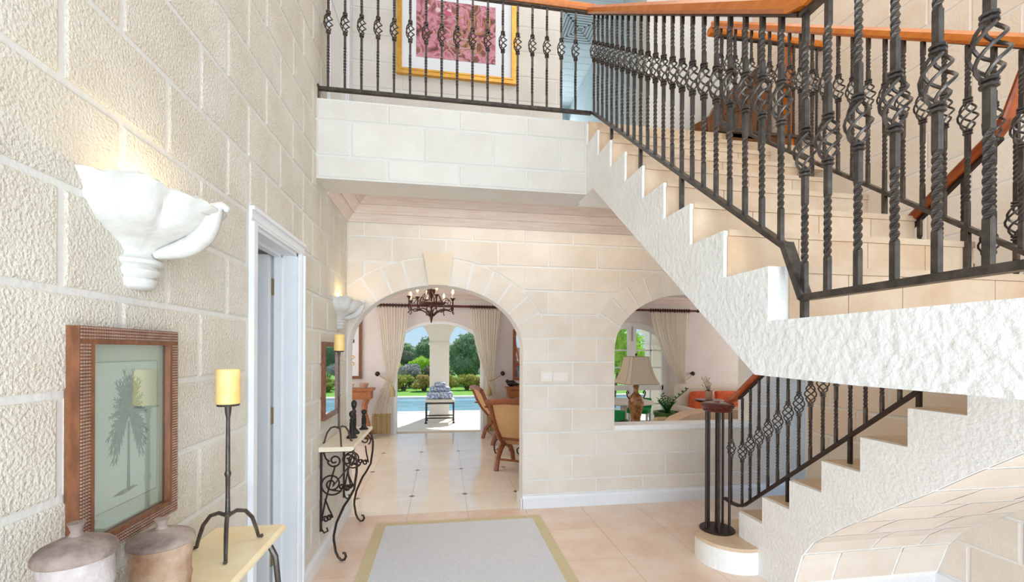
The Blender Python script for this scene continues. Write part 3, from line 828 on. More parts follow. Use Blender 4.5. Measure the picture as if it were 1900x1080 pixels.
# ------------------------------------------------------------------ sconces
def sconce(y, sc_, label, watts):
    z0 = 1.72; cx = XL - .005
    t = thing('wall_sconce', label, 'wall light', (cx, y, z0))
    prof = [(.0, 0), (.04, .002), (.052, .012), (.056, .03), (.05, .036), (.062, .044), (.066, .056), (.058, .066), (.07, .074), (.072, .084), (.056, .094), (.052, .104), (.066, .122), (.1, .142), (.14, .164), (.165, .19), (.178, .222), (.186, .25), (.2, .268), (.205, .276), (.196, .28), (.17, .262), (.15, .22), (.12, .18), (.06, .15), (0, .145)]
    n = 48
    def mod(a, i, z):
        q = (a + PI / 2) / PI    # 0..1 across the half turn
        amt = 0 if i < 11 else (min(1, (i - 10) / 6) if i < 20 else .8)
        f = 1 + amt * (.17 * abs(math.sin(PI * (q * 5 + .5))) ** .7 - .1)          # broad folds
        f *= 1 + amt * .16 * math.exp(-((q - .5) / .07) ** 2)                        # leaf at the front
        return f
    m = MB().lathe(prof, (0, 0, 0), n, mod, -PI / 2, PI / 2)
    m.v = [(x * sc_ * 1.02 + cx, yy * sc_ + y, z * sc_ + z0 - ((.03 * max(0, x - .12) / .1 - .004 * math.sin(yy * 70) - .003 * math.sin(yy * 173)) if z > .24 else 0)) for x, yy, z in m.v]
    m.build('bowl', 'sconce', t, True)
    rib = [(.058, .104, .012), (.09, .112, .02), (.125, .122, .026), (.16, .14, .028), (.188, .168, .028), (.204, .2, .026), (.212, .228, .024), (.222, .25, .02), (.238, .258, .013), (.25, .25, .01), (.247, .24, .006)]
    MB().tube([(cx + r * sc_, y, z0 + z * sc_) for r, z, w_ in rib], [w_ * sc_ for r, z, w_ in rib], 10).build('front_leaf', 'sconce', t, True)
    MB().ball((cx + .07, y, z0 + .2 * sc_), .02).build('bulb', 'bulb', t, True)
    l = light('sconce_light', 'POINT', (cx + .075, y, z0 + .26 * sc_), None, watts, (1, .78, .42), .02)
sconce(1.42, 1.0, 'large white fluted plaster wall sconce glowing above the palm print', .75)
sconce(3.88, .95, 'smaller white plaster wall sconce beside the big archway', .8)

# ------------------------------------------------------------------ things along the left wall
# near console table
ct = thing('console_table', 'cream stone topped console table nearest the camera carrying jars', 'table', (XL + .13, 1.2, 0))
tp = MB().prism([(XL + .007, .822), (-.635, .822), (-.622, .83), (-.62, .842), (-.63, .852), (XL + .007, .852)], 'y', .45, 1.868).build('table_top', 'console_top', ct)
for yy in (.55, 1.79):
    pts = [(-.66, yy, .818), (-.632, yy, .76), (-.622, yy, .66), (-.64, yy, .53), (-.71, yy, .4), (-.762, yy, .29), (-.78, yy, .166), (-.766, yy, .08), (-.73, yy, .016), (-.7, yy, .036), (-.704, yy, .066)]
    MB().tube(pts, .011, 8).build('leg', 'iron', ct, True)
    MB().box((XL + .007, yy - .008, .2), (XL + .02, yy + .008, .82)).build('wall_bar', 'iron', ct)
def jar(x, y, z0, r, h, m1, lab, ml='jar_lid'):
    t = thing('storage_jar', lab, 'jar', (x, y, z0))
    b = MB().lathe([(.0, 0), (r * .86, 0), (r * .9, .012), (r * .93, h * .3), (r * .97, h * .38), (r * .93, h * .44), (r * .94, h * .72), (r * .985, h * .78), (r * .95, h * .84), (r * .95, h * .97), (0, h * .97)], (x, y, z0), 36); b.build('body', m1, t, True)
    lid = MB().lathe([(0, h * .97), (r * 1.02, h * .97), (r * 1.06, h * .985), (r * 1.05, h * 1.0 + .006), (r * 1.0, h * 1.0 + .012), (r * .9, h + .018), (r * .5, h + .03), (r * .2, h + .036), (r * .14, h + .044), (r * .2, h + .056), (r * .24, h + .062), (0, h + .064)], (x, y, z0), 36).build('lid', ml, t, True)
jar(-.74, 1.02, .853, .0625, .28, 'jar_grey', 'taller whitewashed grey lidded jar at the left edge')
jar(-.775, 1.355, .853, .0735, .162, 'jar_brown', 'shorter brown lidded jar in front of the palm print')
def candlestick(x, y, z0, zc, lab, clab, rc=.036):
    t = thing('candlestick', lab, 'candlestick', (x, y, z0))
    m = MB().lathe([(.0, zc - z0 - .012), (.034, zc - z0 - .008), (.036, zc - z0), (0, zc - z0)], (x, y, z0), 20); m.build('drip_tray', 'iron', t, True)
    zj = z0 + .125
    st_ = MB().lathe([(.004, .11), (.012, .118), (.014, .126), (.008, .134), (.0068, .2), (.0075, (zc - z0) * .52 - .012), (.011, (zc - z0) * .52), (.0075, (zc - z0) * .52 + .012), (.0062, zc - z0 - .05), (.0095, zc - z0 - .03), (.011, zc - z0 - .01)], (x, y, z0), 12); st_.build('stem', 'iron', t, True)
    for k in range(3):
        a = -1.2 + k * 2 * PI / 3; dx, dy = math.cos(a), math.sin(a)
        pts = [(x + dx * r, y + dy * r, z0 + z) for r, z in ((.004, .12), (.03, .128), (.06, .118), (.085, .085), (.1, .04), (.108, .008), (.122, .006))]
        MB().tube(pts, [.007, .007, .007, .007, .0065, .006, .007], 7).build('leg', 'iron', t, True)
    c = MB().lathe([(0, 0), (rc, 0), (rc * 1.02, .01), (rc * .99, .06), (rc, .112), (rc * .96, .12), (rc * .7, .116), (0, .108)], (x, y, zc), 24)
    co = c.build('pillar_candle', 'candle', None, True); tag(co, clab, 'candle')
    return t
candlestick(-.74, 1.655, .853, 1.362, 'tall black iron tripod candlestick on the near console', 'thick cream pillar candle on the near candlestick', .038)
candlestick(-.765, 3.4, .853, 1.545, 'tall iron tripod candlestick on the scrolled console by the arch', 'cream pillar candle on the far candlestick beside the mirror', .037)
# palm print in a beaded frame
FX = XL + .04; y0, y1, z0, z1 = 1.18, 1.568, 1.03, 1.606
pf = thing('framed_print', 'palm tree print in a beaded dark wood frame on the left wall', 'picture', (XL + .002, (y0 + y1) / 2, (z0 + z1) / 2))
fw = .034
def frame_bars(X0, X1, y0, y1, z0, z1, w):
    return [MB().box((X0, y0, z0), (X1, y1, z0 + w)), MB().box((X0, y0, z1 - w), (X1, y1, z1)), MB().box((X0, y0, z0 + w), (X1, y0 + w, z1 - w)), MB().box((X0, y1 - w, z0 + w), (X1, y1, z1 - w))]
for m in frame_bars(XL + .002, FX - .006, y0, y1, z0, z1, fw): m.build('frame_bar', 'frame_wood', pf)
for m in frame_bars(XL + .002, FX - .004, y0 + fw - .002, y1 - fw + .002, z0 + fw - .002, z1 - fw + .002, .012): m.build('inner_moulding', 'frame_wood', pf)
bd = MB(); p = .0082
def bead(y, z):
    v = len(bd.v); a = p * .47
    bd.v += [(FX - .007, y - a, z), (FX - .007, y, z - a), (FX - .007, y + a, z), (FX - .007, y, z + a), (FX - .001, y, z)]
    bd.f += [(v, v + 1, v + 4), (v + 1, v + 2, v + 4), (v + 2, v + 3, v + 4), (v + 3, v, v + 4)]
for i in range(int((y1 - y0) / p)):
    for j in range(4): bead(y0 + p * (i + .5), z0 + p * (j + .5)); bead(y0 + p * (i + .5), z1 - p * (j + .5))
for j in range(int((z1 - z0 - 2 * fw) / p)):
    for i in range(4): bead(y0 + p * (i + .5), z0 + fw + p * (j + .5)); bead(y1 - p * (i + .5), z0 + fw + p * (j + .5))
stuff(bd.build('beading', 'frame_bead', pf))
iy0, iy1, iz0, iz1 = y0 + fw + .01, y1 - fw - .01, z0 + fw + .01, z1 - fw - .01
PX = XL + .014
MB().box((XL + .003, iy0, iz0), (PX, iy1, iz1)).build('mount', 'print_mat', pf)
my0, my1, mz0, mz1 = iy0 + .026, iy1 - .026, iz0 + .05, iz1 - .045
sh = MB().box((PX - .001, my0, mz0), (PX + .0006, my1, mz1)).build('print_sheet', 'print_paper', pf)
for m in frame_bars(PX, PX + .0012, my0, my1, mz0, mz1, .003): m.build('border_line', 'print_line', sh)
pm = MB(); cy_, cz_ = (my0 + my1) / 2, mz0 + .225
def pol(pts, d=.0016): pm.prism([(a, b) for a, b in pts], 'x', PX + .0006, PX + d)
pol([(cy_ - .006, mz0 + .035), (cy_ + .006, mz0 + .035), (cy_ + .0035, cz_), (cy_ - .0035, cz_)])
pol([(cy_ - .06, mz0 + .03), (cy_ - .02, mz0 + .026), (cy_ + .04, mz0 + .034), (cy_ + .02, mz0 + .04), (cy_ - .03, mz0 + .038)])
for k in range(38):
    a = -1.35 + 2.7 * k / 37; a = PI / 2 - a * 1.75; L = .092 + .014 * math.sin(k * 2.3) + (.02 if abs(a - PI / 2) < .6 else 0)
    pr_ = None
    P = []
    for i in range(7):
        q = i / 6; yy = cy_ + math.cos(a) * L * q * .72; zz = cz_ + math.sin(a) * L * q - .05 * q * q * (1 - max(0, math.sin(a))) + .015
        P.append((yy, zz))
    for i in range(6):
        (ya, za), (yb, zb) = P[i], P[i + 1]; d = math.hypot(yb - ya, zb - za) + 1e-9; nx, nz = -(zb - za) / d, (yb - ya) / d
        wA = .010 * math.sin(PI * min(1, (i + .6) / 6.6)) + .001
        for s_ in (-1, 1):
            pol([(ya, za), (yb, zb), (yb + (yb - ya) * .5 + nx * s_ * wA, zb + (zb - za) * .5 + nz * s_ * wA)], .0014 + .00001 * k)
pm.build('palm_drawing', 'palm_ink', sh)
MB().box((PX + .005, iy0, iz0), (PX + .0065, iy1, iz1)).build('glass_pane', 'pic_glass', pf)
# mirror by the arch
mi = thing('wall_mirror', 'tall narrow wood framed mirror above the scrolled console', 'mirror', (XL + .002, 3.58, 1.33))
for m in frame_bars(XL + .002, XL + .03, 3.36, 3.8, 1.03, 1.61, .035): m.build('frame_bar', 'frame_wood', mi)
MB().box((XL + .004, 3.39, 1.06), (XL + .018, 3.77, 1.58)).build('mirror_glass', 'mirror', mi)
# scrolled console
c2 = thing('console_table', 'small wall console with scrolled black iron base beside the archway', 'table', (XL + .12, 3.72, 0))
MB().prism([(XL + .007, .82), (-.655, .82), (-.638, .83), (-.636, .842), (-.645, .853), (XL + .007, .853)], 'y', 3.29, 4.15).build('table_top', 'console_top2', c2)
def spiral(cx, cz, r0, r1, a0, turns, n=26):
    return [(cx + (r0 + (r1 - r0) * i / n) * math.cos(a0 + 2 * PI * turns * i / n), cz + (r0 + (r1 - r0) * i / n) * math.sin(a0 + 2 * PI * turns * i / n)) for i in range(n + 1)]
for yy in (3.34, 4.08):
    def T(pl_, r=.0065, n=6): return MB().tube([(x, yy, z) for x, z in pl_], r, n)
    MB().box((XL + .007, yy - .009, .235), (XL + .02, yy + .009, .82)).build('wall_bar', 'iron_dark', c2)
    MB().box((XL + .007, yy - .007, .806), (-.66, yy + .007, .82)).build('top_bar', 'iron_dark', c2)
    T([(-.66, .815), (-.638, .79), (-.624, .727), (-.626, .653), (-.643, .53), (-.68, .46), (-.714, .409), (-.766, .288), (-.783, .2), (-.783, .166), (-.769, .079), (-.752, .04), (-.73, .015), (-.708, .02), (-.698, .04), (-.705, .066), (-.722, .068)], .009, 8).build('leg', 'iron_dark', c2, True)
    T([(-.86, .815), (-.84, .76), (-.815, .738)] + spiral(-.78, .745, .05, .012, PI, 1.4)).build('scroll', 'iron_dark', c2, True)
    T(spiral(-.80, .575, .085, .012, -.6, -2.0, 40)).build('scroll', 'iron_dark', c2, True)
    T(spiral(-.69, .745, .05, .01, -1, 1.5)).build('scroll', 'iron_dark', c2, True)
    T([(-.775, .71), (-.81, .58), (-.845, .44), (-.872, .3), (-.868, .25), (-.85, .222), (-.825, .235), (-.832, .26)]).build('scroll', 'iron_dark', c2, True)
    T([(-.69, .69), (-.68, .62), (-.665, .55)] + spiral(-.69, .54, .025, .008, 0, 1.3)).build('scroll', 'iron_dark', c2, True)
    T([(-.845, .47), (-.82, .4), (-.795, .345)] + spiral(-.815, .33, .022, .006, 0, 1.3)).build('scroll', 'iron_dark', c2, True)
    T([(-.86, .31)] + spiral(-.84, .32, .024, .006, PI, -1.2)).build('scroll', 'iron_dark', c2, True)
    T([(-.795, .53), (-.74, .52), (-.715, .56)] + spiral(-.73, .55, .02, .006, 0, 1.2)).build('scroll', 'iron_dark', c2, True)
MB().tube([(-.79, 3.34, .56), (-.79, 4.08, .56)], .006, 6).build('stretcher', 'iron_dark', c2, True)
def finial(x, y, h, lab):
    m = MB(); k = h / .25
    m.lathe([(0, 0), (.044 * k ** .5, 0), (.046 * k ** .5, .01), (.034 * k ** .5, .022 * k), (.02, .04 * k), (.017, .06 * k), (.016, .15 * k), (.02, .165 * k), (.013, .178 * k), (.012, .19 * k), (.018, .198 * k), (.023, .215 * k), (.022, .232 * k), (.012, .248 * k), (0, .252 * k)], (x, y, .853), 18)
    for r in range(6):
        for q in range(8): a = 2 * PI * q / 8 + r * .4; m.ball((x + .0175 * math.cos(a), y + .0175 * math.sin(a), .853 + (.07 + .0135 * r) * k), .0045, 5)
    tag(m.build('table_finial', 'black', None, True), lab, 'ornament', 'black finials on the scrolled console')
finial(-.715, 3.62, .215, 'black studded finial ornament nearest the candlestick on the console')
finial(-.735, 3.8, .28, 'tallest black studded finial ornament on the scrolled console')
finial(-.69, 4.0, .175, 'shortest black finial ornament at the far end of the console')

# ------------------------------------------------------------------ rug
rg = thing('hall_rug', 'long pale grey woven rug with beige border on the hall floor', 'rug', (.16, 1.6, 0))
RX0, RX1, RY0, RY1 = -.578, .9, -.6, 4.02
MB().box((RX0 + .085, RY0 + .085, .001), (RX1 - .085, RY1 - .075, .011)).build('rug_field', 'rug', rg)
for a, b in (((RX0, RY0, .001), (RX0 + .085, RY1, .009)), ((RX1 - .085, RY0, .001), (RX1, RY1, .009)), ((RX0 + .085, RY1 - .075, .001), (RX1 - .085, RY1, .009)), ((RX0 + .085, RY0, .001), (RX1 - .085, RY0 + .085, .009))):
    MB().box(a, b).build('border_band', 'rug_border', rg)

# ------------------------------------------------------------------ upstairs painting and settle
pt = thing('framed_painting', 'pink and gold painting in a gilt frame with white mount on the upper landing', 'painting', (.12, YB - .006, 4.6))
for m in [MB().box((-.445, YB - .045, 4.135), (.69, YB - .004, 4.185)), MB().box((-.445, YB - .045, 5.03), (.69, YB - .004, 5.08)), MB().box((-.445, YB - .045, 4.185), (-.395, YB - .004, 5.03)), MB().box((.64, YB - .045, 4.185), (.69, YB - .004, 5.03))]: m.build('frame_bar', 'gold', pt)
for m in [MB().box((-.41, YB - .05, 4.17), (.655, YB - .04, 4.185)), MB().box((-.41, YB - .05, 5.03), (.655, YB - .04, 5.045)), MB().box((-.41, YB - .05, 4.185), (-.395, YB - .04, 5.03)), MB().box((.64, YB - .05, 4.185), (.655, YB - .04, 5.03))]: m.build('frame_lip', 'gold', pt)
MB().box((-.4, YB - .02, 4.18), (.645, YB - .012, 5.035)).build('mount', 'painting_mat', pt)
MB().box((-.265, YB - .023, 4.315), (.485, YB - .019, 4.865)).build('canvas', 'painting', pt)
prng = random.Random(3)
for k in range(9):
    cx_, cz_2 = prng.uniform(.02, .42), prng.uniform(4.45, 4.7); a_, b_ = prng.uniform(.03, .08), prng.uniform(.03, .09)
    MB().tube([(cx_ + a_ * math.cos(q * PI / 8), YB - .0245, cz_2 + b_ * math.sin(q * PI / 8)) for q in range(16)], .004, 4, True).build('brush_stroke', 'paint_tan', pt)
MB().tube([(.16 + .14 * math.cos(q * PI / 12), YB - .0245, 4.48 + .045 * math.sin(q * PI / 12)) for q in range(24)], .006, 4, True).build('brush_stroke', 'paint_pale', pt)
for k in range(5):
    x_ = .12 + .075 * k
    MB().tube([(x_, YB - .0245, 4.66), (x_ + .004, YB - .0245, 4.72), (x_, YB - .0245, 4.8)], [.008, .011, .003], 5).build('brush_stroke', 'paint_pink' if k % 2 else 'paint_tan', pt)
for k in range(14):
    x_, z_ = prng.uniform(-.22, .05), prng.uniform(4.36, 4.82)
    MB().ball((x_, YB - .022, z_), prng.uniform(.018, .04), 8, (1, .06, .8)).build('brush_stroke', ('paint_pink', 'paint_pale', 'paint_rose')[k % 3], pt, True)
se = thing('carved_settle', 'carved wooden settle with scrolled arm standing on the upper landing', 'bench', (2.8, 3.75, ZT))
SY0, SY1 = 3.55, 3.95
MB().prism([(2.74, 3.5), (3.18, 3.5), (3.18, 4.14), (3.14, 4.16), (3.0, 4.16), (2.86, 4.19), (2.78, 4.17), (2.74, 4.12)], 'y', SY1 - .04, SY1).build('backrest', 'settle_wood', se)
for x0, x1 in ((2.78, 2.9), (2.92, 3.03), (3.05, 3.16)): MB().box((x0, SY1 - .055, 3.62), (x1, SY1 - .038, 4.06)).build('back_panel', 'settle_wood', se)
arm = [(2.30, 3.50), (2.36, 3.44), (2.5, 3.43), (2.76, 3.43), (2.78, 4.08), (2.72, 4.1), (2.64, 4.0), (2.55, 3.88), (2.44, 3.8), (2.34, 3.74), (2.29, 3.64)]
MB().prism(arm, 'y', SY0, SY0 + .05).build('arm', 'settle_wood', se); MB().prism(arm, 'y', SY1 - .06, SY1 - .01).build('arm', 'settle_wood', se)
sw_ = MB()
for k in range(3): sw_.tube([(x, SY0 - .004, z) for x, z in spiral(2.44 + .1 * k, 3.62 + .12 * k, .06, .012, 0, 1.6)], .008, 6)
sw_.build('carving', 'settle_wood', se, True)
MB().box((2.36, SY0, 3.46), (3.18, SY1, 3.52)).build('seat', 'settle_wood', se)
MB().box((2.34, SY0 - .015, ZT + .03), (3.19, SY1, 3.46)).build('base_rail', 'settle_wood', se)
for x in (2.42, 3.1):
    for y in (SY0 + .05, SY1 - .06): MB().lathe([(.03, 0), (.035, .03), (.02, .05), (.03, .1)], (x, y, ZT), 10).build('leg', 'settle_wood', se, True)

se.location.x += .04
# ------------------------------------------------------------------ lounge shell
D1 = dict(cx=-.075, h=.83, zs=1.6, b=.5, sill=0)
D2 = dict(cx=3.77, h=.78, zs=1.62, b=.52, sill=0)
wf = struct(arch_wall(-3.2, 7.7, 0, 3.1, YF, YF + .24, [D1, D2]).build('wall_far', 'wall_paint'))
struct(MB().box((-3.2, YB + WT, 0), (-3.0, YF, 3.1)).box((-3.0, YB, 0), (XL - .01, YB + WT, 3.1)).build('wall_lounge_left', 'wall_paint'))
struct(MB().box((7.5, YB, 0), (7.7, YF, 3.1)).box((4.6, YB, 0), (7.5, YB + WT, 3.1)).build('wall_lounge_right', 'wall_paint'))
ce = struct(MB().box((-3.2, YB + WT, 3.0), (7.7, YF + .24, 3.1)).build('ceiling_lounge', 'wall_paint'))
y = YB + WT
while y < YF - .3:
    y2 = min(y + .16, YF - .3); MB().box((-3, y, 2.9), (7.5, y2 - .004, 2.92)).build('ceiling_board', 'ceiling_board', ce); y += .16
for k in range(4):
    i0, z0, i1, z1 = .08 * k, 2.5 + .1 * k, .08 * (k + .96), 2.5 + .1 * (k + .96)
    board(ce, [(-3, YF - i0, z0), (7.5, YF - i0, z0), (7.5, YF - i1, z1), (-3, YF - i1, z1)])

# ------------------------------------------------------------------ curtains and rods
def curtain(xa, xb, ztop, ztie, xt, zbot, xba, xbb, y, lab, side, stripes=True):
    """gathered drape: full width at the top, pulled to xt at tie height, falling to xba..xbb"""
    t = thing('curtain', lab, 'curtain', ((xa + xb) / 2, y, 0))
    nu, nv = 72, 26; m = MB(); st_ = MB(); hm = MB()
    def P(u, v, off=0):
        z = ztop + (zbot - ztop) * v; vt = (ztop - ztie) / (ztop - zbot)
        wt = .07
        if v < vt:
            q = v / vt; e = q ** 1.7
            l = xa + (xt - wt - xa) * e; r = xb + (xt + wt - xb) * e
            if side < 0: l = xa + (xt - wt - xa) * q ** 1.2
            else: r = xb + (xt + wt - xb) * q ** 1.2
        else:
            q = min(1, (v - vt) / (1 - vt) * 1.5) ** .7
            l = xt - wt + (xba - xt + wt) * q; r = xt + wt + (xbb - xt - wt) * q
        amp = .013 * (1 - .35 * math.exp(-((v - vt) / .12) ** 2))
        return (l + (r - l) * u, y - amp * math.sin(u * 11 * 2 * PI) - .006 * math.sin(u * 47 + v * 5) - off, z)
    for j in range(nv + 1):
        for i in range(nu + 1): m.v.append(P(i / nu, j / nv))
    for j in range(nv):
        for i in range(nu): m.f.append((j * (nu + 1) + i, j * (nu + 1) + i + 1, (j + 1) * (nu + 1) + i + 1, (j + 1) * (nu + 1) + i))
    cu = m.build('drape', 'curtain', t, True)
    for k in range(11):
        u0 = (k + .3) / 11; u1 = u0 + .006; o = len(st_.v)
        for j in range(nv + 1): st_.v += [P(u0, j / nv, .004), P(u1, j / nv, .004)]
        for j in range(nv): st_.f.append((o + 2 * j, o + 2 * j + 1, o + 2 * j + 3, o + 2 * j + 2))
    st_.build('stripe', 'curtain_stripe', cu, True)
    o = 0
    for j in range(6):
        for i in range(nu + 1): hm.v.append(P(i / nu, .84 + .16 * j / 5, .006))
    for j in range(5):
        for i in range(nu): hm.f.append((j * (nu + 1) + i, j * (nu + 1) + i + 1, (j + 1) * (nu + 1) + i + 1, (j + 1) * (nu + 1) + i))
    hm.build('hem', 'curtain_hem', cu, True)
    # tie back: hook on the wall, cord, tassel
    hx = xt + side * .25
    MB().tube([(hx, YF, ztie + .12), (hx, YF - .1, ztie + .12)], .012, 8).ball((hx, YF - .1, ztie + .12), .045, 12).build('tieback_hook', 'iron_dark', t, True)
    MB().tube([(hx, YF - .1, ztie + .11), (xt + side * .08, y - .08, ztie + .02), (xt - side * .02, y - .09, ztie - .02)], .011, 6).build('cord', 'tassel', t, True)
    MB().lathe([(.0, 0), (.05, 0), (.055, .02), (.045, .1), (.03, .15), (.018, .17), (.012, .2)], (xt - side * .03, y - .11, ztie - .28), 12).build('tassel', 'tassel', t, True)
ZR = 2.37
curtain(-1.18, -.64, ZR - .02, 1.0, -.93, .03, -1.27, -.94, YF - .13, 'striped cream curtain tied back on the left of the pool doorway', -1)
curtain(.5, 1.06, ZR - .02, 1.0, .86, .03, .8, 1.12, YF - .13, 'striped cream curtain tied back on the right of the pool doorway', 1)
curtain(4.08, 4.9, ZR - .02, .98, 4.76, .03, 4.62, 4.95, YF - .13, 'cream curtain tied back beside the white french doors', 1)
def rod(x0, x1, z, segs, lab):
    t = thing('curtain_rod', lab, 'curtain rod', ((x0 + x1) / 2, YF - .13, z))
    MB().tube([(x0, YF - .13, z), (x1, YF - .13, z)], .022, 10).build('pole', 'newel_wood', t, True)
    for x in (x0, x1): MB().ball((x, YF - .13, z), .034, 10).build('finial', 'iron_dark', t, True)
    for a, b in segs:
        n = int((b - a) / .05)
        for k in range(n + 1):
            x = a + (b - a) * k / n
            MB().tube([(x, YF - .13 + .034 * math.cos(q * PI / 4), z - .004 + .034 * math.sin(q * PI / 4)) for q in range(8)], .008, 5, True).build('ring', 'iron_dark', t, True)
    for x in (x0 + .1, x1 - .1): MB().box((x - .012, YF - .13, z - .012), (x + .012, YF, z + .012)).build('bracket', 'iron_dark', t)
rod(-1.24, 1.1, ZR, ((-1.18, -.64), (.5, 1.06)), 'long dark wooden curtain rod above the pool doorway')
rod(2.4, 5.1, ZR, ((4.08, 4.9),), 'dark wooden curtain rod above the white french doors')

# ------------------------------------------------------------------ french doors in the lounge
wn = MB(); o = D2; ys0, ys1 = YF + .05, YF + .11
N = 24
for k in range(N):
    t0, t1 = PI * k / N, PI * (k + 1) / N
    def q(t, e): return (o['cx'] + (o['h'] - e) * math.cos(t), o['zs'] + (o['b'] - e) * math.sin(t))
    a, b, c_, d = q(t0, 0), q(t1, 0), q(t1, .13), q(t0, .13); v = len(wn.v)
    wn.quadbox([(a[0], ys0, a[1]), (b[0], ys0, b[1]), (c_[0], ys0, c_[1]), (d[0], ys0, d[1]), (a[0], ys1, a[1]), (b[0], ys1, b[1]), (c_[0], ys1, c_[1]), (d[0], ys1, d[1])])
for x0, x1 in ((o['cx'] - o['h'], o['cx'] - o['h'] + .13), (o['cx'] + o['h'] - .13, o['cx'] + o['h'])): wn.box((x0, ys0, 0), (x1, ys1, o['zs']))
win = struct(wn.build('window_1', 'white_paint'))
MB().box((o['cx'] - .085, ys0 - .01, 0), (o['cx'] + .085, ys1, o['zs'] + o['b'] - .1)).build('meeting_stile', 'white_paint', win)
MB().box((o['cx'] - .012, ys0 - .022, 1.75), (o['cx'] + .012, ys0 - .008, 2.05)).build('bolt', 'steel', win)
for z0, z1 in ((.76, .86), (0, .14)): MB().box((o['cx'] - o['h'] + .1, ys0, z0), (o['cx'] + o['h'] - .1, ys1, z1)).build('rail', 'white_paint', win)
for z in (.48, 1.22, 1.57): MB().box((o['cx'] - o['h'] + .1, ys0 + .015, z - .014), (o['cx'] + o['h'] - .1, ys1 - .015, z + .014)).build('glazing_bar', 'white_paint', win)
for x in (o['cx'] - .41, o['cx'] + .41): MB().box((x - .014, ys0 + .015, .1), (x + .014, ys1 - .015, ell(o, x) - .1)).build('glazing_bar', 'white_paint', win)
gp = [(o['cx'] + (o['h'] - .1) * math.cos(PI * k / 20), o['zs'] + (o['b'] - .1) * math.sin(PI * k / 20)) for k in range(21)] + [(o['cx'] - o['h'] + .1, .1), (o['cx'] + o['h'] - .1, .1)]
MB().prism(gp, 'y', YF + .078, YF + .082).build('glass_pane', 'glass', win)
# white frame of the pool doorway
wn = MB()
for x0, x1 in ((D1['cx'] - D1['h'], D1['cx'] - D1['h'] + .05), (D1['cx'] + D1['h'] - .05, D1['cx'] + D1['h'])): wn.box((x0, YF - .01, 0), (x1, YF + .2, D1['zs']))
for k in range(N):
    def q(t, e): return (D1['cx'] + (D1['h'] - e) * math.cos(t), D1['zs'] + (D1['b'] - e) * math.sin(t))
    t0, t1 = PI * k / N, PI * (k + 1) / N; a, b, c_, d = q(t0, 0), q(t1, 0), q(t1, .05), q(t0, .05)
    wn.quadbox([(a[0], YF - .01, a[1]), (b[0], YF - .01, b[1]), (c_[0], YF - .01, c_[1]), (d[0], YF - .01, d[1]), (a[0], YF + .2, a[1]), (b[0], YF + .2, b[1]), (c_[0], YF + .2, c_[1]), (d[0], YF + .2, d[1])])
struct(wn.build('trim_1', 'white_paint'))

# ------------------------------------------------------------------ chandelier
CX, CY = -.17, 6.2
ch = thing('chandelier', 'rusty iron chandelier with candle lights hanging in the arch', 'chandelier', (CX, CY, 1.93))
MB().tube([(CX, CY, 2.4), (CX, CY, 2.9)], .008, 6).build('rod', 'rust_iron', ch, True)
MB().lathe([(.0, 0), (.008, .01), (.016, .05), (.028, .1), (.034, .13), (.02, .16), (.012, .2), (.03, .24), (.018, .27), (.012, .34), (.02, .36), (.05, .43), (.062, .46), (.06, .47), (0, .46)], (CX, CY, 1.93), 16).build('stem', 'rust_iron', ch, True)
MB().tube([(CX + .16 * math.cos(2 * PI * k / 32), CY + .16 * math.sin(2 * PI * k / 32), 2.2) for k in range(32)], .014, 6, True, flat=1.6).build('band', 'rust_iron', ch, True)
for k in range(8):
    a = 2 * PI * k / 8 + .25; dx, dy = math.cos(a), math.sin(a); R = .34 if k % 2 else .31; dz = .0 if k % 2 else .035
    def Q(r, z): return (CX + dx * r, CY + dy * r, 1.93 + z)
    arm_ = MB().tube([Q(.03, .1), (Q(.08, .15)), Q(.15, .185), Q(.22, .19), Q(.28, .175), Q(R - .02, .2), Q(R, .25 + dz), Q(R, .3 + dz)], .009, 6)
    arm_.tube([Q(R, .27 + dz), Q(R + .006, .2), Q(R - .012, .16), Q(R + .006, .135), Q(R + .02, .145)], .007, 5)
    arm_.tube([Q(.16, .27), Q(.2, .33), Q(.25, .34), Q(.28, .3), Q(.26, .26), Q(.235, .28)], .006, 5)
    arm_.tube([Q(.05, .44), Q(.12, .38), Q(.15, .31), Q(.16, .28)], .006, 5)
    ao = arm_.build('arm', 'rust_iron', ch, True)
    MB().lathe([(.006, .29 + dz), (.03, .325 + dz), (.036, .33 + dz), (0, .328 + dz)], Q(R, -.0)[:2] + (1.93,), 12).build('drip_cup', 'rust_iron', ao, True)
    cdl = MB().lathe([(.012, .33 + dz), (.012, .39 + dz), (0, .392 + dz)], Q(R, 0)[:2] + (1.93,), 10).build('candle_sleeve', 'candle_sleeve', ao, True)
    MB().lathe([(.004, .39 + dz), (.015, .41 + dz), (.012, .43 + dz), (0, .458 + dz)], Q(R, 0)[:2] + (1.93,), 10).build('bulb', 'bulb', ao, True)

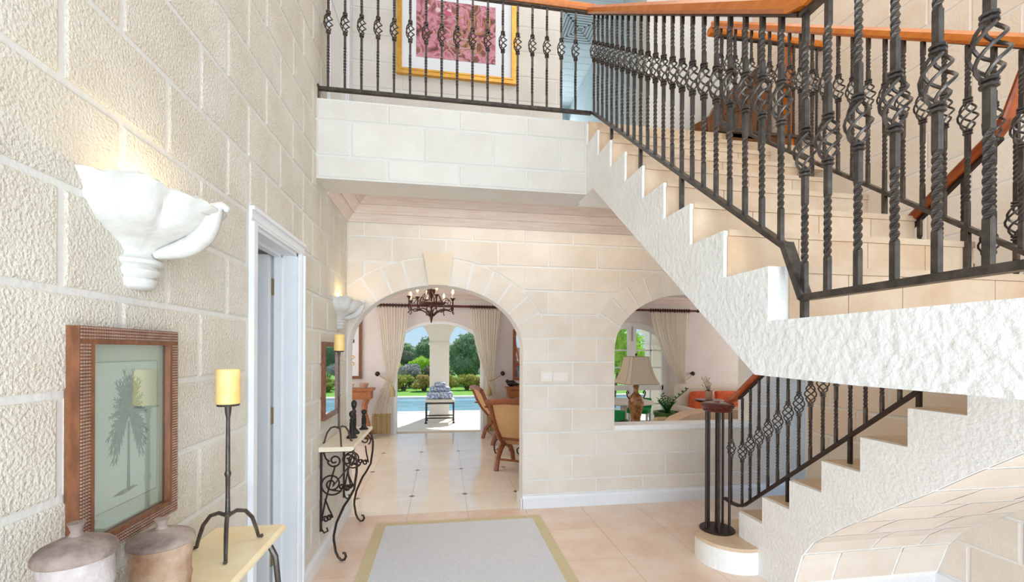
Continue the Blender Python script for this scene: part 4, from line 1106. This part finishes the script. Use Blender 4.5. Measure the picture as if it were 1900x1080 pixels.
# ------------------------------------------------------------------ lounge furniture
def planter_chair(loc, rz, lab):
    t = thing('planter_chair', lab, 'chair', loc, rz, 'planter chairs in the lounge')
    W = .3
    # local frame: chair faces +x, back leans to -x
    side = [(-.46, .9), (-.42, .84), (-.36, .7), (-.27, .55), (-.14, .4), (.0, .3), (.14, .28), (.28, .33), (.38, .4)]
    for s_ in (-1, 1):
        MB().tube([(x, s_ * W, z) for x, z in side], [.03, .032, .033, .034, .036, .036, .034, .032, .03], 8).build('side_frame', 'furniture_wood', t, True, False)
        MB().tube([(x, s_ * W, z) for x, z in ((-.02, .32), (-.12, .26), (-.21, .16), (-.26, .0))], [.038, .04, .036, .034], 8).build('leg', 'furniture_wood', t, True, False)
        MB().tube([(x, s_ * W, z) for x, z in ((.06, .3), (.18, .24), (.27, .14), (.31, .0))], [.036, .038, .034, .032], 8).build('leg', 'furniture_wood', t, True, False)
        MB().tube([(x, s_ * (W + .02), z) for x, z in ((-.4, .64), (-.2, .62), (.1, .6), (.36, .58), (.42, .55))], [.022, .03, .034, .034, .02], 8, flat=.6).build('arm', 'furniture_wood', t, True, False)
        MB().tube([(.3, s_ * (W + .01), .58), (.26, s_ * W, .46), (.28, s_ * W, .34)], .02, 8).build('arm_post', 'furniture_wood', t, True, False)
    MB().tube([(-.46, -W - .05, .9), (-.47, -.1, .93), (-.47, .1, .93), (-.46, W + .05, .9)], [.035, .04, .04, .035], 10).build('crest_rail', 'furniture_wood', t, True, False)
    for i in (4, 8): MB().tube([(side[i][0], -W, side[i][1]), (side[i][0], W, side[i][1])], .024, 8).build('cross_rail', 'furniture_wood', t, True, False)
    MB().tube([(-.21, -W, .14), (-.21, W, .14)], .014, 8).build('stretcher', 'furniture_wood', t, True, False)
    def sheet(i0, i1, nm):
        m = MB()
        for x, z in side[i0:i1 + 1]: m.v += [(x, -W + .02, z), (x, W - .02, z), (x + .008, W - .02, z + .008), (x + .008, -W + .02, z + .008)]
        n = i1 - i0
        for i in range(n):
            for k in range(4): m.f.append((4 * i + k, 4 * i + (k + 1) % 4, 4 * i + 4 + (k + 1) % 4, 4 * i + 4 + k))
        m.build(nm, 'cane', t, True, False)
    sheet(0, 4, 'backrest'); sheet(4, 8, 'seat')
    return t
planter_chair((1.07, 5.66, 0), math.radians(58), 'wooden cane-backed planter chair nearest the arch, seen from behind')
planter_chair((1.0, 7.45, 0), math.radians(10), 'wooden cane-backed planter chair further away by the curtain')
# iron scroll side table
sd = thing('side_table', 'small iron table with scrolled feet between the two planter chairs', 'table', (.98, 6.5, 0))
MB().lathe([(0, .56), (.24, .56), (.25, .57), (.24, .585), (0, .585)], (.98, 6.5, 0), 28).build('table_top', 'console_top2', sd, True)
for k in range(3):
    a = PI + .35 + k * 2 * PI / 3; dx, dy = math.cos(a), math.sin(a)
    sp = [(.1, .56), (.06, .45), (.08, .36), (.16, .28), (.23, .2), (.25, .12), (.23, .04), (.19, .01), (.15, .03), (.14, .08), (.17, .11), (.2, .09), (.19, .065)]
    MB().tube([(.98 + dx * r, 6.5 + dy * r, z) for r, z in sp], .0105, 7).build('leg', 'iron_dark', sd, True)
cg = thing('candle_jar', 'short candle in a glass on the small iron table', 'candle', (1.03, 6.45, .586))
MB().lathe([(0, .586), (.04, .586), (.042, .64), (.038, .66), (0, .66)], (1.03, 6.45, 0), 16).build('glass_cup', 'vase_glass', cg, True)
MB().lathe([(.03, .66), (.034, .67), (.034, .735), (0, .74)], (1.03, 6.45, 0), 16).build('candle', 'candle', cg, True)
def wood_console(x0, x1, lab, legs):
    t = thing('wooden_console', lab, 'table', ((x0 + x1) / 2, YF - .25, 0))
    MB().box((x0, YF - .52, .85), (x1, YF - .19, .885)).build('table_top', 'console_wood', t)
    MB().box((x0 + .04, YF - .49, .7), (x1 - .04, YF - .2, .85)).build('apron', 'console_wood', t)
    MB().box((x0 + .1, YF - .497, .725), (x1 - .1, YF - .488, .83)).build('drawer_front', 'console_wood', t)
    for x, s_ in legs:
        MB().tube([(x, YF - .4, .72), (x - s_ * .05, YF - .4, .6), (x - s_ * .05, YF - .4, .45), (x + s_ * .01, YF - .4, .28), (x + s_ * .03, YF - .4, .12), (x - s_ * .01, YF - .4, .04), (x - s_ * .01, YF - .4, 0)], [.045, .05, .045, .036, .03, .036, .04], 8).build('leg', 'console_wood', t, True)
    MB().box((x0 + .03, YF - .47, .08), (x1 - .03, YF - .2, .12)).build('shelf', 'console_wood', t)
wood_console(-2.2, -1.2, 'carved wooden console with curved leg left of the pool doorway', ((-2.08, -1), (-1.3, 1)))
wood_console(1.13, 2.2, 'carved wooden console right of the pool doorway behind the chairs', ((1.22, -1), (2.1, 1)))
for k, (x, nm, c) in enumerate(((-1.62, 'pink and white small bowl on the left wooden console', 'flower_white'), (-1.38, 'small clear dish on the left wooden console', 'vase_glass'))):
    tag(MB().lathe([(0, 0), (.045, 0), (.05, .01), (.08, .06), (.085, .085), (.075, .085), (.04, .02), (0, .015)], (x, YF - .3, .885), 16).build('bowl', c, None, True), nm, 'bowl')
bd_ = MB().ball((1.25, YF - .3, .945), .06, 10, (1.5, 1, 1)); bd_.ball((1.17, YF - .3, .985), .035, 8)
bd_.tube([(1.31, YF - .3, .94), (1.4, YF - .3, .92)], [.03, .01], 6)
tag(bd_.build('bird_ornament', 'black', None, True), 'dark bird-shaped ornament on the right wooden console', 'ornament')
ml = thing('table_mirror', 'tilting wood framed mirror standing on the right wooden console', 'mirror', (1.55, YF - .25, .885))
MB().lathe([(.0, 0), (.11, 0), (.1, .02), (.03, .04), (.018, .07), (.018, .16)], (1.42, YF - .25, .885), 14).build('foot', 'furniture_wood', ml, True)
for m in [MB().box((1.28, YF - .28, 1.0), (1.85, YF - .24, 1.05)), MB().box((1.28, YF - .28, 1.9), (1.85, YF - .24, 1.95)), MB().box((1.28, YF - .28, 1.05), (1.335, YF - .24, 1.9)), MB().box((1.795, YF - .28, 1.05), (1.85, YF - .24, 1.9))]: m.build('frame_bar', 'furniture_wood', ml)
MB().box((1.33, YF - .262, 1.04), (1.8, YF - .252, 1.91)).build('mirror_glass', 'mirror', ml)
pa = thing('framed_artwork', 'black and gold abstract artwork in wooden frame left of the pool doorway', 'picture', (-1.9, YF - .005, 1.58))
for m in [MB().box((-2.35, YF - .04, 1.03), (-1.47, YF - .003, 1.08)), MB().box((-2.35, YF - .04, 2.09), (-1.47, YF - .003, 2.14)), MB().box((-2.35, YF - .04, 1.08), (-2.3, YF - .003, 2.09)), MB().box((-1.52, YF - .04, 1.08), (-1.47, YF - .003, 2.09))]: m.build('frame_bar', 'frame_wood', pa)
MB().box((-2.31, YF - .018, 1.07), (-1.51, YF - .01, 2.1)).build('mount', 'painting_mat', pa)
for (z0, z1, c) in ((1.18, 1.48, 'gold'), (1.56, 1.95, 'console_top')):
    sh = MB().box((-2.02, YF - .021, z0), (-1.58, YF - .017, z1)).build('sheet', 'painting_mat', pa)
    for k in range(4):
        MB().tube([(x, YF - .0225, z) for x, z in [(-1.97 + .11 * k + .04 * math.sin(q * 1.4 + k), z0 + .03 + (z1 - z0 - .06) * q / 9) for q in range(10)]], .012, 5).build('brush_stroke', 'black' if (k + (c == 'gold')) % 2 else c, sh, True)
# sofa behind the half wall
so = thing('sofa', 'beige upholstered sofa with rounded back behind the half wall', 'sofa', (3.75, 5.1, 0))
def soft(x0, x1, y0, y1, z0, z1, r, n=5):
    """rounded box: superellipse rings"""
    m = MB(); seg = 24; lev = []
    for i in range(n + 1): t = PI / 2 * i / n; lev.append((r * (1 - math.cos(PI / 2 - t)) if 0 else r * (1 - math.sin(t)), z0 + r - r * math.cos(t)))
    for i in range(n + 1): t = PI / 2 * i / n; lev.append((r * (1 - math.cos(t)), z1 - r + r * math.sin(t)))
    cx, cy, hx, hy = (x0 + x1) / 2, (y0 + y1) / 2, (x1 - x0) / 2, (y1 - y0) / 2
    for e, z in lev:
        for k in range(seg):
            a = 2 * PI * k / seg; c_, s_ = math.cos(a), math.sin(a); p_ = .28
            m.v.append((cx + (hx - e) * math.copysign(abs(c_) ** p_, c_), cy + (hy - e) * math.copysign(abs(s_) ** p_, s_), z))
    L = len(lev)
    for i in range(L - 1):
        for k in range(seg): m.f.append((i * seg + k, i * seg + (k + 1) % seg, (i + 1) * seg + (k + 1) % seg, (i + 1) * seg + k))
    m.f.append(tuple(reversed(range(seg)))); m.f.append(tuple((L - 1) * seg + k for k in range(seg)))
    return m
bk = MB(); top = [(2.62, .3), (2.62, .64), (2.65, .7), (2.72, .76), (2.85, .81), (3.1, .845), (3.6, .86), (4.1, .855), (4.5, .82), (4.62, .72), (4.64, .3)]
bk.prism(top, 'y', 4.72, 4.96).build('backrest', 'sofa', so)
soft(2.64, 4.62, 4.95, 5.55, .12, .45, .05).build('seat', 'sofa', so, True)
soft(2.5, 2.66, 4.97, 5.5, .1, .58, .07).build('arm', 'sofa', so, True); soft(4.62, 4.8, 4.97, 5.5, .1, .58, .07).build('arm', 'sofa', so, True)
soft(2.56, 2.74, 4.965, 5.06, .4, .745, .045).build('arm_scroll', 'wicker', so, True)
for x in (2.7, 4.55):
    for y in (4.8, 5.48): MB().lathe([(.02, 0), (.03, .12)], (x, y, 0), 8).build('leg', 'newel_wood', so, True)
# white sofa with orange cushions
s2 = thing('sofa', 'off-white sofa in the back of the lounge holding orange cushions', 'sofa', (4.9, 6.8, 0))
soft(4.1, 5.9, 7.1, 7.35, .1, .97, .08).build('backrest', 'sofa_white', s2, True); soft(4.1, 5.9, 6.5, 7.12, .12, .48, .06).build('seat', 'sofa_white', s2, True)
for x0, x1 in ((3.95, 4.12), (5.88, 6.05)): soft(x0, x1, 6.5, 7.35, .05, .62, .07).build('arm', 'sofa_white', s2, True)
for i, (x, nm) in enumerate(((4.45, 'orange cushion at the left end of the white sofa'), (4.9, 'orange cushion in the middle of the white sofa'), (5.35, 'orange cushion at the right end of the white sofa'))):
    tag(soft(x - .22, x + .22, 6.92, 7.08, .482, .86, .075).build('cushion', 'orange_cloth', None, True), nm, 'cushion', 'orange cushions on the white sofa')
# vase of dry flowers on a pedestal table
pt_ = thing('pedestal_table', 'small round pedestal table holding the vase behind the sofa', 'table', (3.95, 6.02, 0))
MB().lathe([(0, .8), (.2, .8), (.21, .815), (.2, .83), (0, .83)], (3.95, 6.02, 0), 24).build('table_top', 'newel_wood', pt_, True)
MB().lathe([(.0, 0), (.16, 0), (.15, .03), (.04, .06), (.03, .4), (.04, .78), (.08, .8)], (3.95, 6.02, 0), 16).build('pedestal', 'newel_wood', pt_, True)
vs = thing('flower_vase', 'glass vase with dry white blossom twigs behind the newel', 'vase', (3.95, 6.02, .831))
MB().lathe([(0, 0), (.05, 0), (.055, .02), (.065, .12), (.06, .13), (.05, .02), (0, .015)], (3.95, 6.02, .831), 18).build('vase_body', 'vase_glass', vs, True)
fm, tw = MB(), MB()
for k in range(10):
    a = random.uniform(0, 2 * PI); r = random.uniform(.05, .17); h = random.uniform(.2, .36)
    p0 = (3.95, 6.02, .86); p1 = (3.95 + r * math.cos(a), 6.02 + r * math.sin(a), .83 + h); pm_ = tuple((p0[i] + p1[i]) / 2 + (0, 0, .03)[i] for i in range(3))
    tw.tube([p0, pm_, p1], .003, 4)
    for q in range(5):
        f = q / 4; fm.ball(tuple(pm_[i] + (p1[i] - pm_[i]) * f + random.uniform(-.012, .012) for i in range(3)), .013, 6)
tw.build('twigs', 'bark', vs, True); stuff(fm.build('blossom', 'flower_white', vs, True))
# table lamp on a side table
lt = thing('lamp_table', 'low wooden side table under the bell-shaded lamp', 'table', (2.68, 5.8, 0))
MB().box((2.36, 5.6, .47), (2.96, 6.04, .5)).build('table_top', 'newel_wood', lt)
for x in (2.4, 2.92):
    for y in (5.66, 5.98): MB().box((x - .02, y - .02, 0), (x + .02, y + .02, .47)).build('leg', 'newel_wood', lt)
lp = thing('table_lamp', 'table lamp with bell shade and marbled brown urn base by the arch sill', 'lamp', (2.68, 5.8, .5))
MB().lathe([(0, 0), (.085, 0), (.09, .03), (.07, .06), (.06, .1), (.075, .16), (.1, .26), (.108, .34), (.1, .4), (.06, .44), (.035, .47), (.032, .53), (.045, .56), (.02, .585), (0, .585)], (2.68, 5.8, .5), 22).build('urn_base', 'lamp_base', lp, True)
for s_ in (-1, 1): MB().tube([(2.68 + s_ * x, 5.8, .5 + z) for x, z in ((.1, .38), (.13, .42), (.14, .47), (.125, .5), (.11, .48), (.115, .45))], .01, 6).build('handle', 'rust_iron', lp, True)
MB().tube([(2.68, 5.8, 1.08), (2.68, 5.8, 1.5)], .006, 6).build('rod', 'rust_iron', lp, True)
def shade_ring(hw, z, c=.22):
    a = hw * (1 - c)
    return [(2.68 + x, 5.8 + y, z) for x, y in ((-a, -hw), (a, -hw), (hw, -a), (hw, a), (a, hw), (-a, hw), (-hw, a), (-hw, -a))]
rings = [(.252, 1.1), (.225, 1.15), (.2, 1.21), (.178, 1.28), (.16, 1.36), (.146, 1.43), (.14, 1.472)]
m = MB()
for hw, z in rings: m.v += shade_ring(hw, z)
for i in range(len(rings) - 1):
    for k in range(8): m.f.append((i * 8 + k, i * 8 + (k + 1) % 8, (i + 1) * 8 + (k + 1) % 8, (i + 1) * 8 + k))
m.f.append(tuple(48 + k for k in range(8)))
shd = m.build('lamp_shade', 'shade', lp)
for hw, z in (rings[0], rings[-1]): MB().tube(shade_ring(hw, z), .006, 5, True).build('trim_band', 'shade_trim', shd)
for k in range(8): MB().tube([shade_ring(hw + .001, z)[k] for hw, z in rings], .0035, 4).build('seam', 'shade_trim', shd)
MB().ball((2.68, 5.8, 1.505), .018, 8).build('finial', 'black', lp, True)
tag(MB().lathe([(0, 0), (.06, 0), (.075, .04), (.06, .08), (.02, .1), (0, .1)], (2.46, 5.72, .5), 14).build('ornament', 'black', None, True), 'small black pot on the lamp table beside the sill', 'ornament')
# round white table, green chairs, potted plant
rt = thing('dining_table', 'round white table in front of the french doors', 'table', (3.1, 7.2, 0))
MB().lathe([(0, .655), (.5, .655), (.52, .668), (.52, .68), (.5, .69), (0, .69)], (3.1, 7.2, 0), 36).build('table_top', 'table_white', rt, True)
MB().lathe([(.0, 0), (.25, 0), (.24, .03), (.06, .08), (.05, .4), (.06, .62), (.14, .655)], (3.1, 7.2, 0), 18).build('pedestal', 'table_white', rt, True)
def gchair(x, y, rz, lab):
    t = thing('dining_chair', lab, 'chair', (x, y, 0), rz, 'green chairs at the round table')
    soft(-.22, .22, -.22, .22, .4, .48, .035).build('seat', 'green_cloth', t, True, False)
    soft(-.22, .22, .18, .25, .46, .66, .03).build('backrest', 'green_cloth', t, True, False)
    for a in (-.19, .19):
        for b in (-.19, .19): MB().box((a - .018, b - .018, 0), (a + .018, b + .018, .41)).build('leg', 'white_paint', t, False, False)
gchair(2.62, 6.5, 2.6, 'green upholstered chair nearest the arch at the round white table')
gchair(3.62, 7.75, -.6, 'green upholstered chair beside the french doors at the round white table')
pp = thing('potted_plant', 'leafy green plant in a large glazed green pot by the french doors', 'plant', (3.42, 6.3, 0))
MB().lathe([(0, 0), (.14, 0), (.15, .02), (.175, .3), (.19, .55), (.205, .58), (.205, .62), (.18, .62), (.17, .56), (0, .54)], (3.42, 6.3, 0), 28).build('pot', 'pot_green', pp, True)
for k in range(7):
    a = -.2 + k * .9; h = .5 + .06 * (k % 3); rr = .3 if k == 0 else .12 + .03 * (k % 3)
    P = [(3.42 + rr * math.cos(a) * q * q, 6.3 + rr * math.sin(a) * q * q, .54 + (.42 if k == 0 else .22 + .05 * (k % 3)) * q) for q in (0, .33, .66, 1)]
    sm = MB().tube(P, .008, 5).build('stem', 'leaf_dark', pp, True)
    lm = MB()
    for q in range(9):
        f = .15 + .85 * q / 8; i = min(2, int(f * 3)); u = f * 3 - i; b = [P[i][j] + (P[i + 1][j] - P[i][j]) * u for j in range(3)]
        for s_ in (-1, 1):
            d = Vector((-math.sin(a) * s_, math.cos(a) * s_, .5)).normalized() * .075; n_ = Vector((math.cos(a), math.sin(a), .3)) * .02
            b_ = Vector(b); v = len(lm.v); lm.v += [tuple(b_), tuple(b_ + d * .5 + n_), tuple(b_ + d), tuple(b_ + d * .5 - n_)]; lm.f.append((v, v + 1, v + 2, v + 3))
    lm.build('leaves', 'leaf_dark', sm)

# ------------------------------------------------------------------ verandah, pool and garden
te = struct(MB().box((-9, YF + .24, -.06), (12, 11.05, 0)).build('floor_terrace', 'terrace'))
struct(MB().box((-9, 11.05, -.07), (12, 11.25, .015)).box((-9, 14.7, -.07), (12, 15.0, .015)).build('trim_pool_coping', 'coping'))
wt_ = MB().box((-9, 11.25, -.3), (12, 14.7, -.05)).build('pool_water', 'water'); tag(wt_, 'rippled turquoise swimming pool beyond the terrace', 'pool', kind='stuff')
struct(MB().box((-30, 15.0, -.1), (40, 90, -.005)).build('ground_lawn', 'lawn'))
PIT = 2.7
arcs = [dict(cx=-.09 + PIT * (k + .5), h=PIT / 2 - .22, zs=1.72, b=.75, sill=0) for k in range(-3, 4)]
ar = arch_wall(arcs[0]['cx'] - PIT / 2, arcs[-1]['cx'] + PIT / 2, 0, 2.85, 10.1, 10.5, arcs, 24)
arc = struct(ar.build('wall_arcade', 'arcade'))
for k in range(-2, 4):
    x = -.09 + PIT * k
    m = MB().box((x - .25, 10.07, 1.68), (x + .25, 10.53, 1.73)); m.build('capital', 'arcade', arc)
    MB().prism([(x - .16, 1.68), (x, 1.5), (x + .16, 1.68)], 'y', 10.06, 10.1).build('corbel', 'coping', arc)
    MB().box((x - .235, 10.085, 0), (x + .235, 10.515, .1)).build('plinth', 'arcade', arc)
struct(MB().box((-9, YF + .24, 2.85), (12, 10.6, 2.95)).build('ceiling_verandah', 'arcade'))
# bench with blue printed cushions
be = thing('garden_bench', 'black metal framed bench with pale seat in front of the verandah pillar', 'bench', (-.07, 9.6, 0))
for x in (-.36, .22):
    for y in (9.4, 9.8):
        MB().box((x - .014, y - .014, 0), (x + .014, y + .014, .44)).build('leg', 'iron_dark', be)
        MB().lathe([(.0, 0), (.03, 0), (.03, .02), (.014, .03)], (x, y, 0), 8).build('foot', 'iron_dark', be, True)
for y in (9.4, 9.8): MB().box((-.36, y - .012, .41), (.22, y + .012, .44)).build('top_rail', 'iron_dark', be); MB().box((-.36, y - .01, .1), (.22, y + .01, .125)).build('low_rail', 'iron_dark', be)
for x in (-.36, .22): MB().box((x - .012, 9.4, .41), (x + .012, 9.8, .44)).build('side_rail', 'iron_dark', be)
soft(-.385, .245, 9.38, 9.82, .44, .51, .03).build('seat_pad', 'sofa_white', be, True)
cush = [(-.36, .0, 9.45, .511, .18, 'lower left'), (-.14, .22, 9.62, .511, .2, 'lower right')]
for (x0, x1, y0, z0, h, nm) in ((-.345, -.07, 9.42, .512, .15, 'lower left'), (-.065, .205, 9.42, .512, .15, 'lower right'), (-.29, .15, 9.5, .664, .1, 'middle'), (-.2, .06, 9.52, .766, .09, 'topmost')):
    tag(soft(x0, x1, y0, y0 + .3, z0, z0 + h, .045).build('printed_cushion', 'blue_print', None, True), nm + ' blue and white printed cushion of the pile on the bench', 'cushion', 'blue cushions on the bench')

def foliage(name, lab, cat, loc, rad, nleaf, size, m, trunk=0, clumps=14, group=None):
    t = thing(name, lab, cat, loc, 0, group); rnd = random.Random(hash(lab) % 1000 if 0 else len(lab) * 7 + int(loc[0] * 10) + int(loc[1]))
    cs = []
    for k in range(clumps):
        a, b = rnd.uniform(0, 2 * PI), rnd.uniform(-.6, 1)
        r = math.sqrt(1 - min(1, b * b)) * rnd.uniform(.35, .8)
        cs.append((rad[0] * r * math.cos(a), rad[1] * r * math.sin(a), trunk + rad[2] * (1 + b * .72), rnd.uniform(.3, .5)))
    mb = MB()
    for k in range(nleaf):
        cx, cy, cz, cr = cs[k % clumps]
        d = Vector((rnd.gauss(0, 1), rnd.gauss(0, 1), rnd.gauss(0, 1))).normalized() * (cr * rnd.uniform(.75, 1.05))
        p = Vector((cx + d.x * rad[0], cy + d.y * rad[1], max(.02, cz + d.z * rad[2])))
        u = Vector((rnd.gauss(0, 1), rnd.gauss(0, 1), rnd.gauss(0, 1))).normalized(); v = u.orthogonal().normalized(); s_ = size * rnd.uniform(.6, 1.3)
        o = len(mb.v); mb.v += [tuple(p - u * s_), tuple(p + v * s_ * .5), tuple(p + u * s_), tuple(p - v * s_ * .5)]; mb.f.append((o, o + 1, o + 2, o + 3))
    core = MB()
    for cx, cy, cz, cr in cs: core.ball((cx, cy, max(cz, cr * rad[2] * .8 + .01)), cr * .82, 8, rad)
    mb.v += []; base = len(mb.v); mb.v += core.v; mb.f += [tuple(i + base for i in f) for f in core.f]
    mb.build('foliage', m, t, False, False)
    if trunk or True:
        tr = MB()
        for k in range(3): tr.tube([(.03 * k, 0, 0), (.02 * k + rad[0] * .1 * (k - 1), 0, trunk * .6 + rad[2] * .4), (rad[0] * .3 * (k - 1), rad[1] * .2 * (k - 1), trunk + rad[2])], [.05 + .01 * trunk, .04, .02], 6)
        tr.build('trunk', 'bark', t, False, False)
    return t
# flowering border
bx = [(-3.2, 'leaf_flower', 'low green flowering bush at the far left of the border'), (-2.3, 'leaf_red', 'orange flowered bush left in the border beyond the pool'), (-1.55, 'leaf_flower', 'yellow-green flowered bush beyond the pool, left of the pillar'), (-.75, 'leaf_red', 'reddish flowered bush just left of the pillar'), (.1, 'leaf_flower', 'flowered border bush hidden behind the pillar'), (.9, 'leaf_flower', 'golden flowered bush just right of the pillar'), (1.65, 'leaf_red', 'rust flowered bush at the right of the border'), (2.5, 'leaf_flower', 'yellow flowered bush at the far right of the border')]
for i, (x, m, lab) in enumerate(bx): foliage('flowering_bush', lab, 'bush', (x, 17 + .2 * (i % 3), 0), (.55, .4, .3), 900, .06, m, 0, 9, 'flowering border beyond the lawn')
sb = [((-2.7, 18.6, 0), (.75, .5, .45), 'leaf_grey', 'grey scrubby bush behind the border at left'), ((-1.4, 18.9, 0), (.6, .5, .48), 'leaf_grey', 'pale grey scrubby bush left of the pillar'), ((-.25, 19.2, 0), (.6, .5, .5), 'leaf_scrub', 'brown-grey scrub bush next to the pillar'), ((2.4, 18.8, 0), (.8, .6, .5), 'leaf_grey', 'silvery bush under the big tree at right'),
      ((-2.6, 20.2, 0), (.8, .7, .6), 'leaf_lime', 'bright lime shrub behind the grey scrub'), ((-.95, 20.5, 0), (.75, .7, .62), 'leaf_lime', 'lime green shrub close to the pillar'), ((-1.7, 22.4, 0), (1.2, .7, .8), 'leaf_scrub', 'olive brown thicket in mid garden')]
for p_, r_, m, lab in sb: foliage('garden_shrub', lab, 'bush', p_, r_, 1300, .08, m, 0, 10, 'shrubs behind the flower border')
foliage('garden_tree', 'dense dark green tree right of the verandah pillar', 'tree', (1.35, 20.8, 0), (1.25, 1.0, 1.15), 5200, .1, 'leaf_tree', .1, 20)
foliage('garden_tree', 'rounded green tree at the far right behind the curtain', 'tree', (3.6, 21.5, 0), (1.4, 1.0, 1.1), 3000, .1, 'leaf_tree', .1, 16)
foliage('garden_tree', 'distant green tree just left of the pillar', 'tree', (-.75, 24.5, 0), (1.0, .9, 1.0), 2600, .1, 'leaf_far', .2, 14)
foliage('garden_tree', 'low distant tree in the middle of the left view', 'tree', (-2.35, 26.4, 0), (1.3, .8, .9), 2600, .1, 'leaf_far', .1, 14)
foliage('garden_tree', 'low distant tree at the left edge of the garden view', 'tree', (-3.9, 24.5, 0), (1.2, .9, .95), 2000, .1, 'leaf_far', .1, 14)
foliage('garden_tree', 'bright lime leafed tree outside the french doors', 'tree', (5.3, 13.2, 0), (1.1, .8, 1.35), 4200, .1, 'leaf_lime', .3, 18)
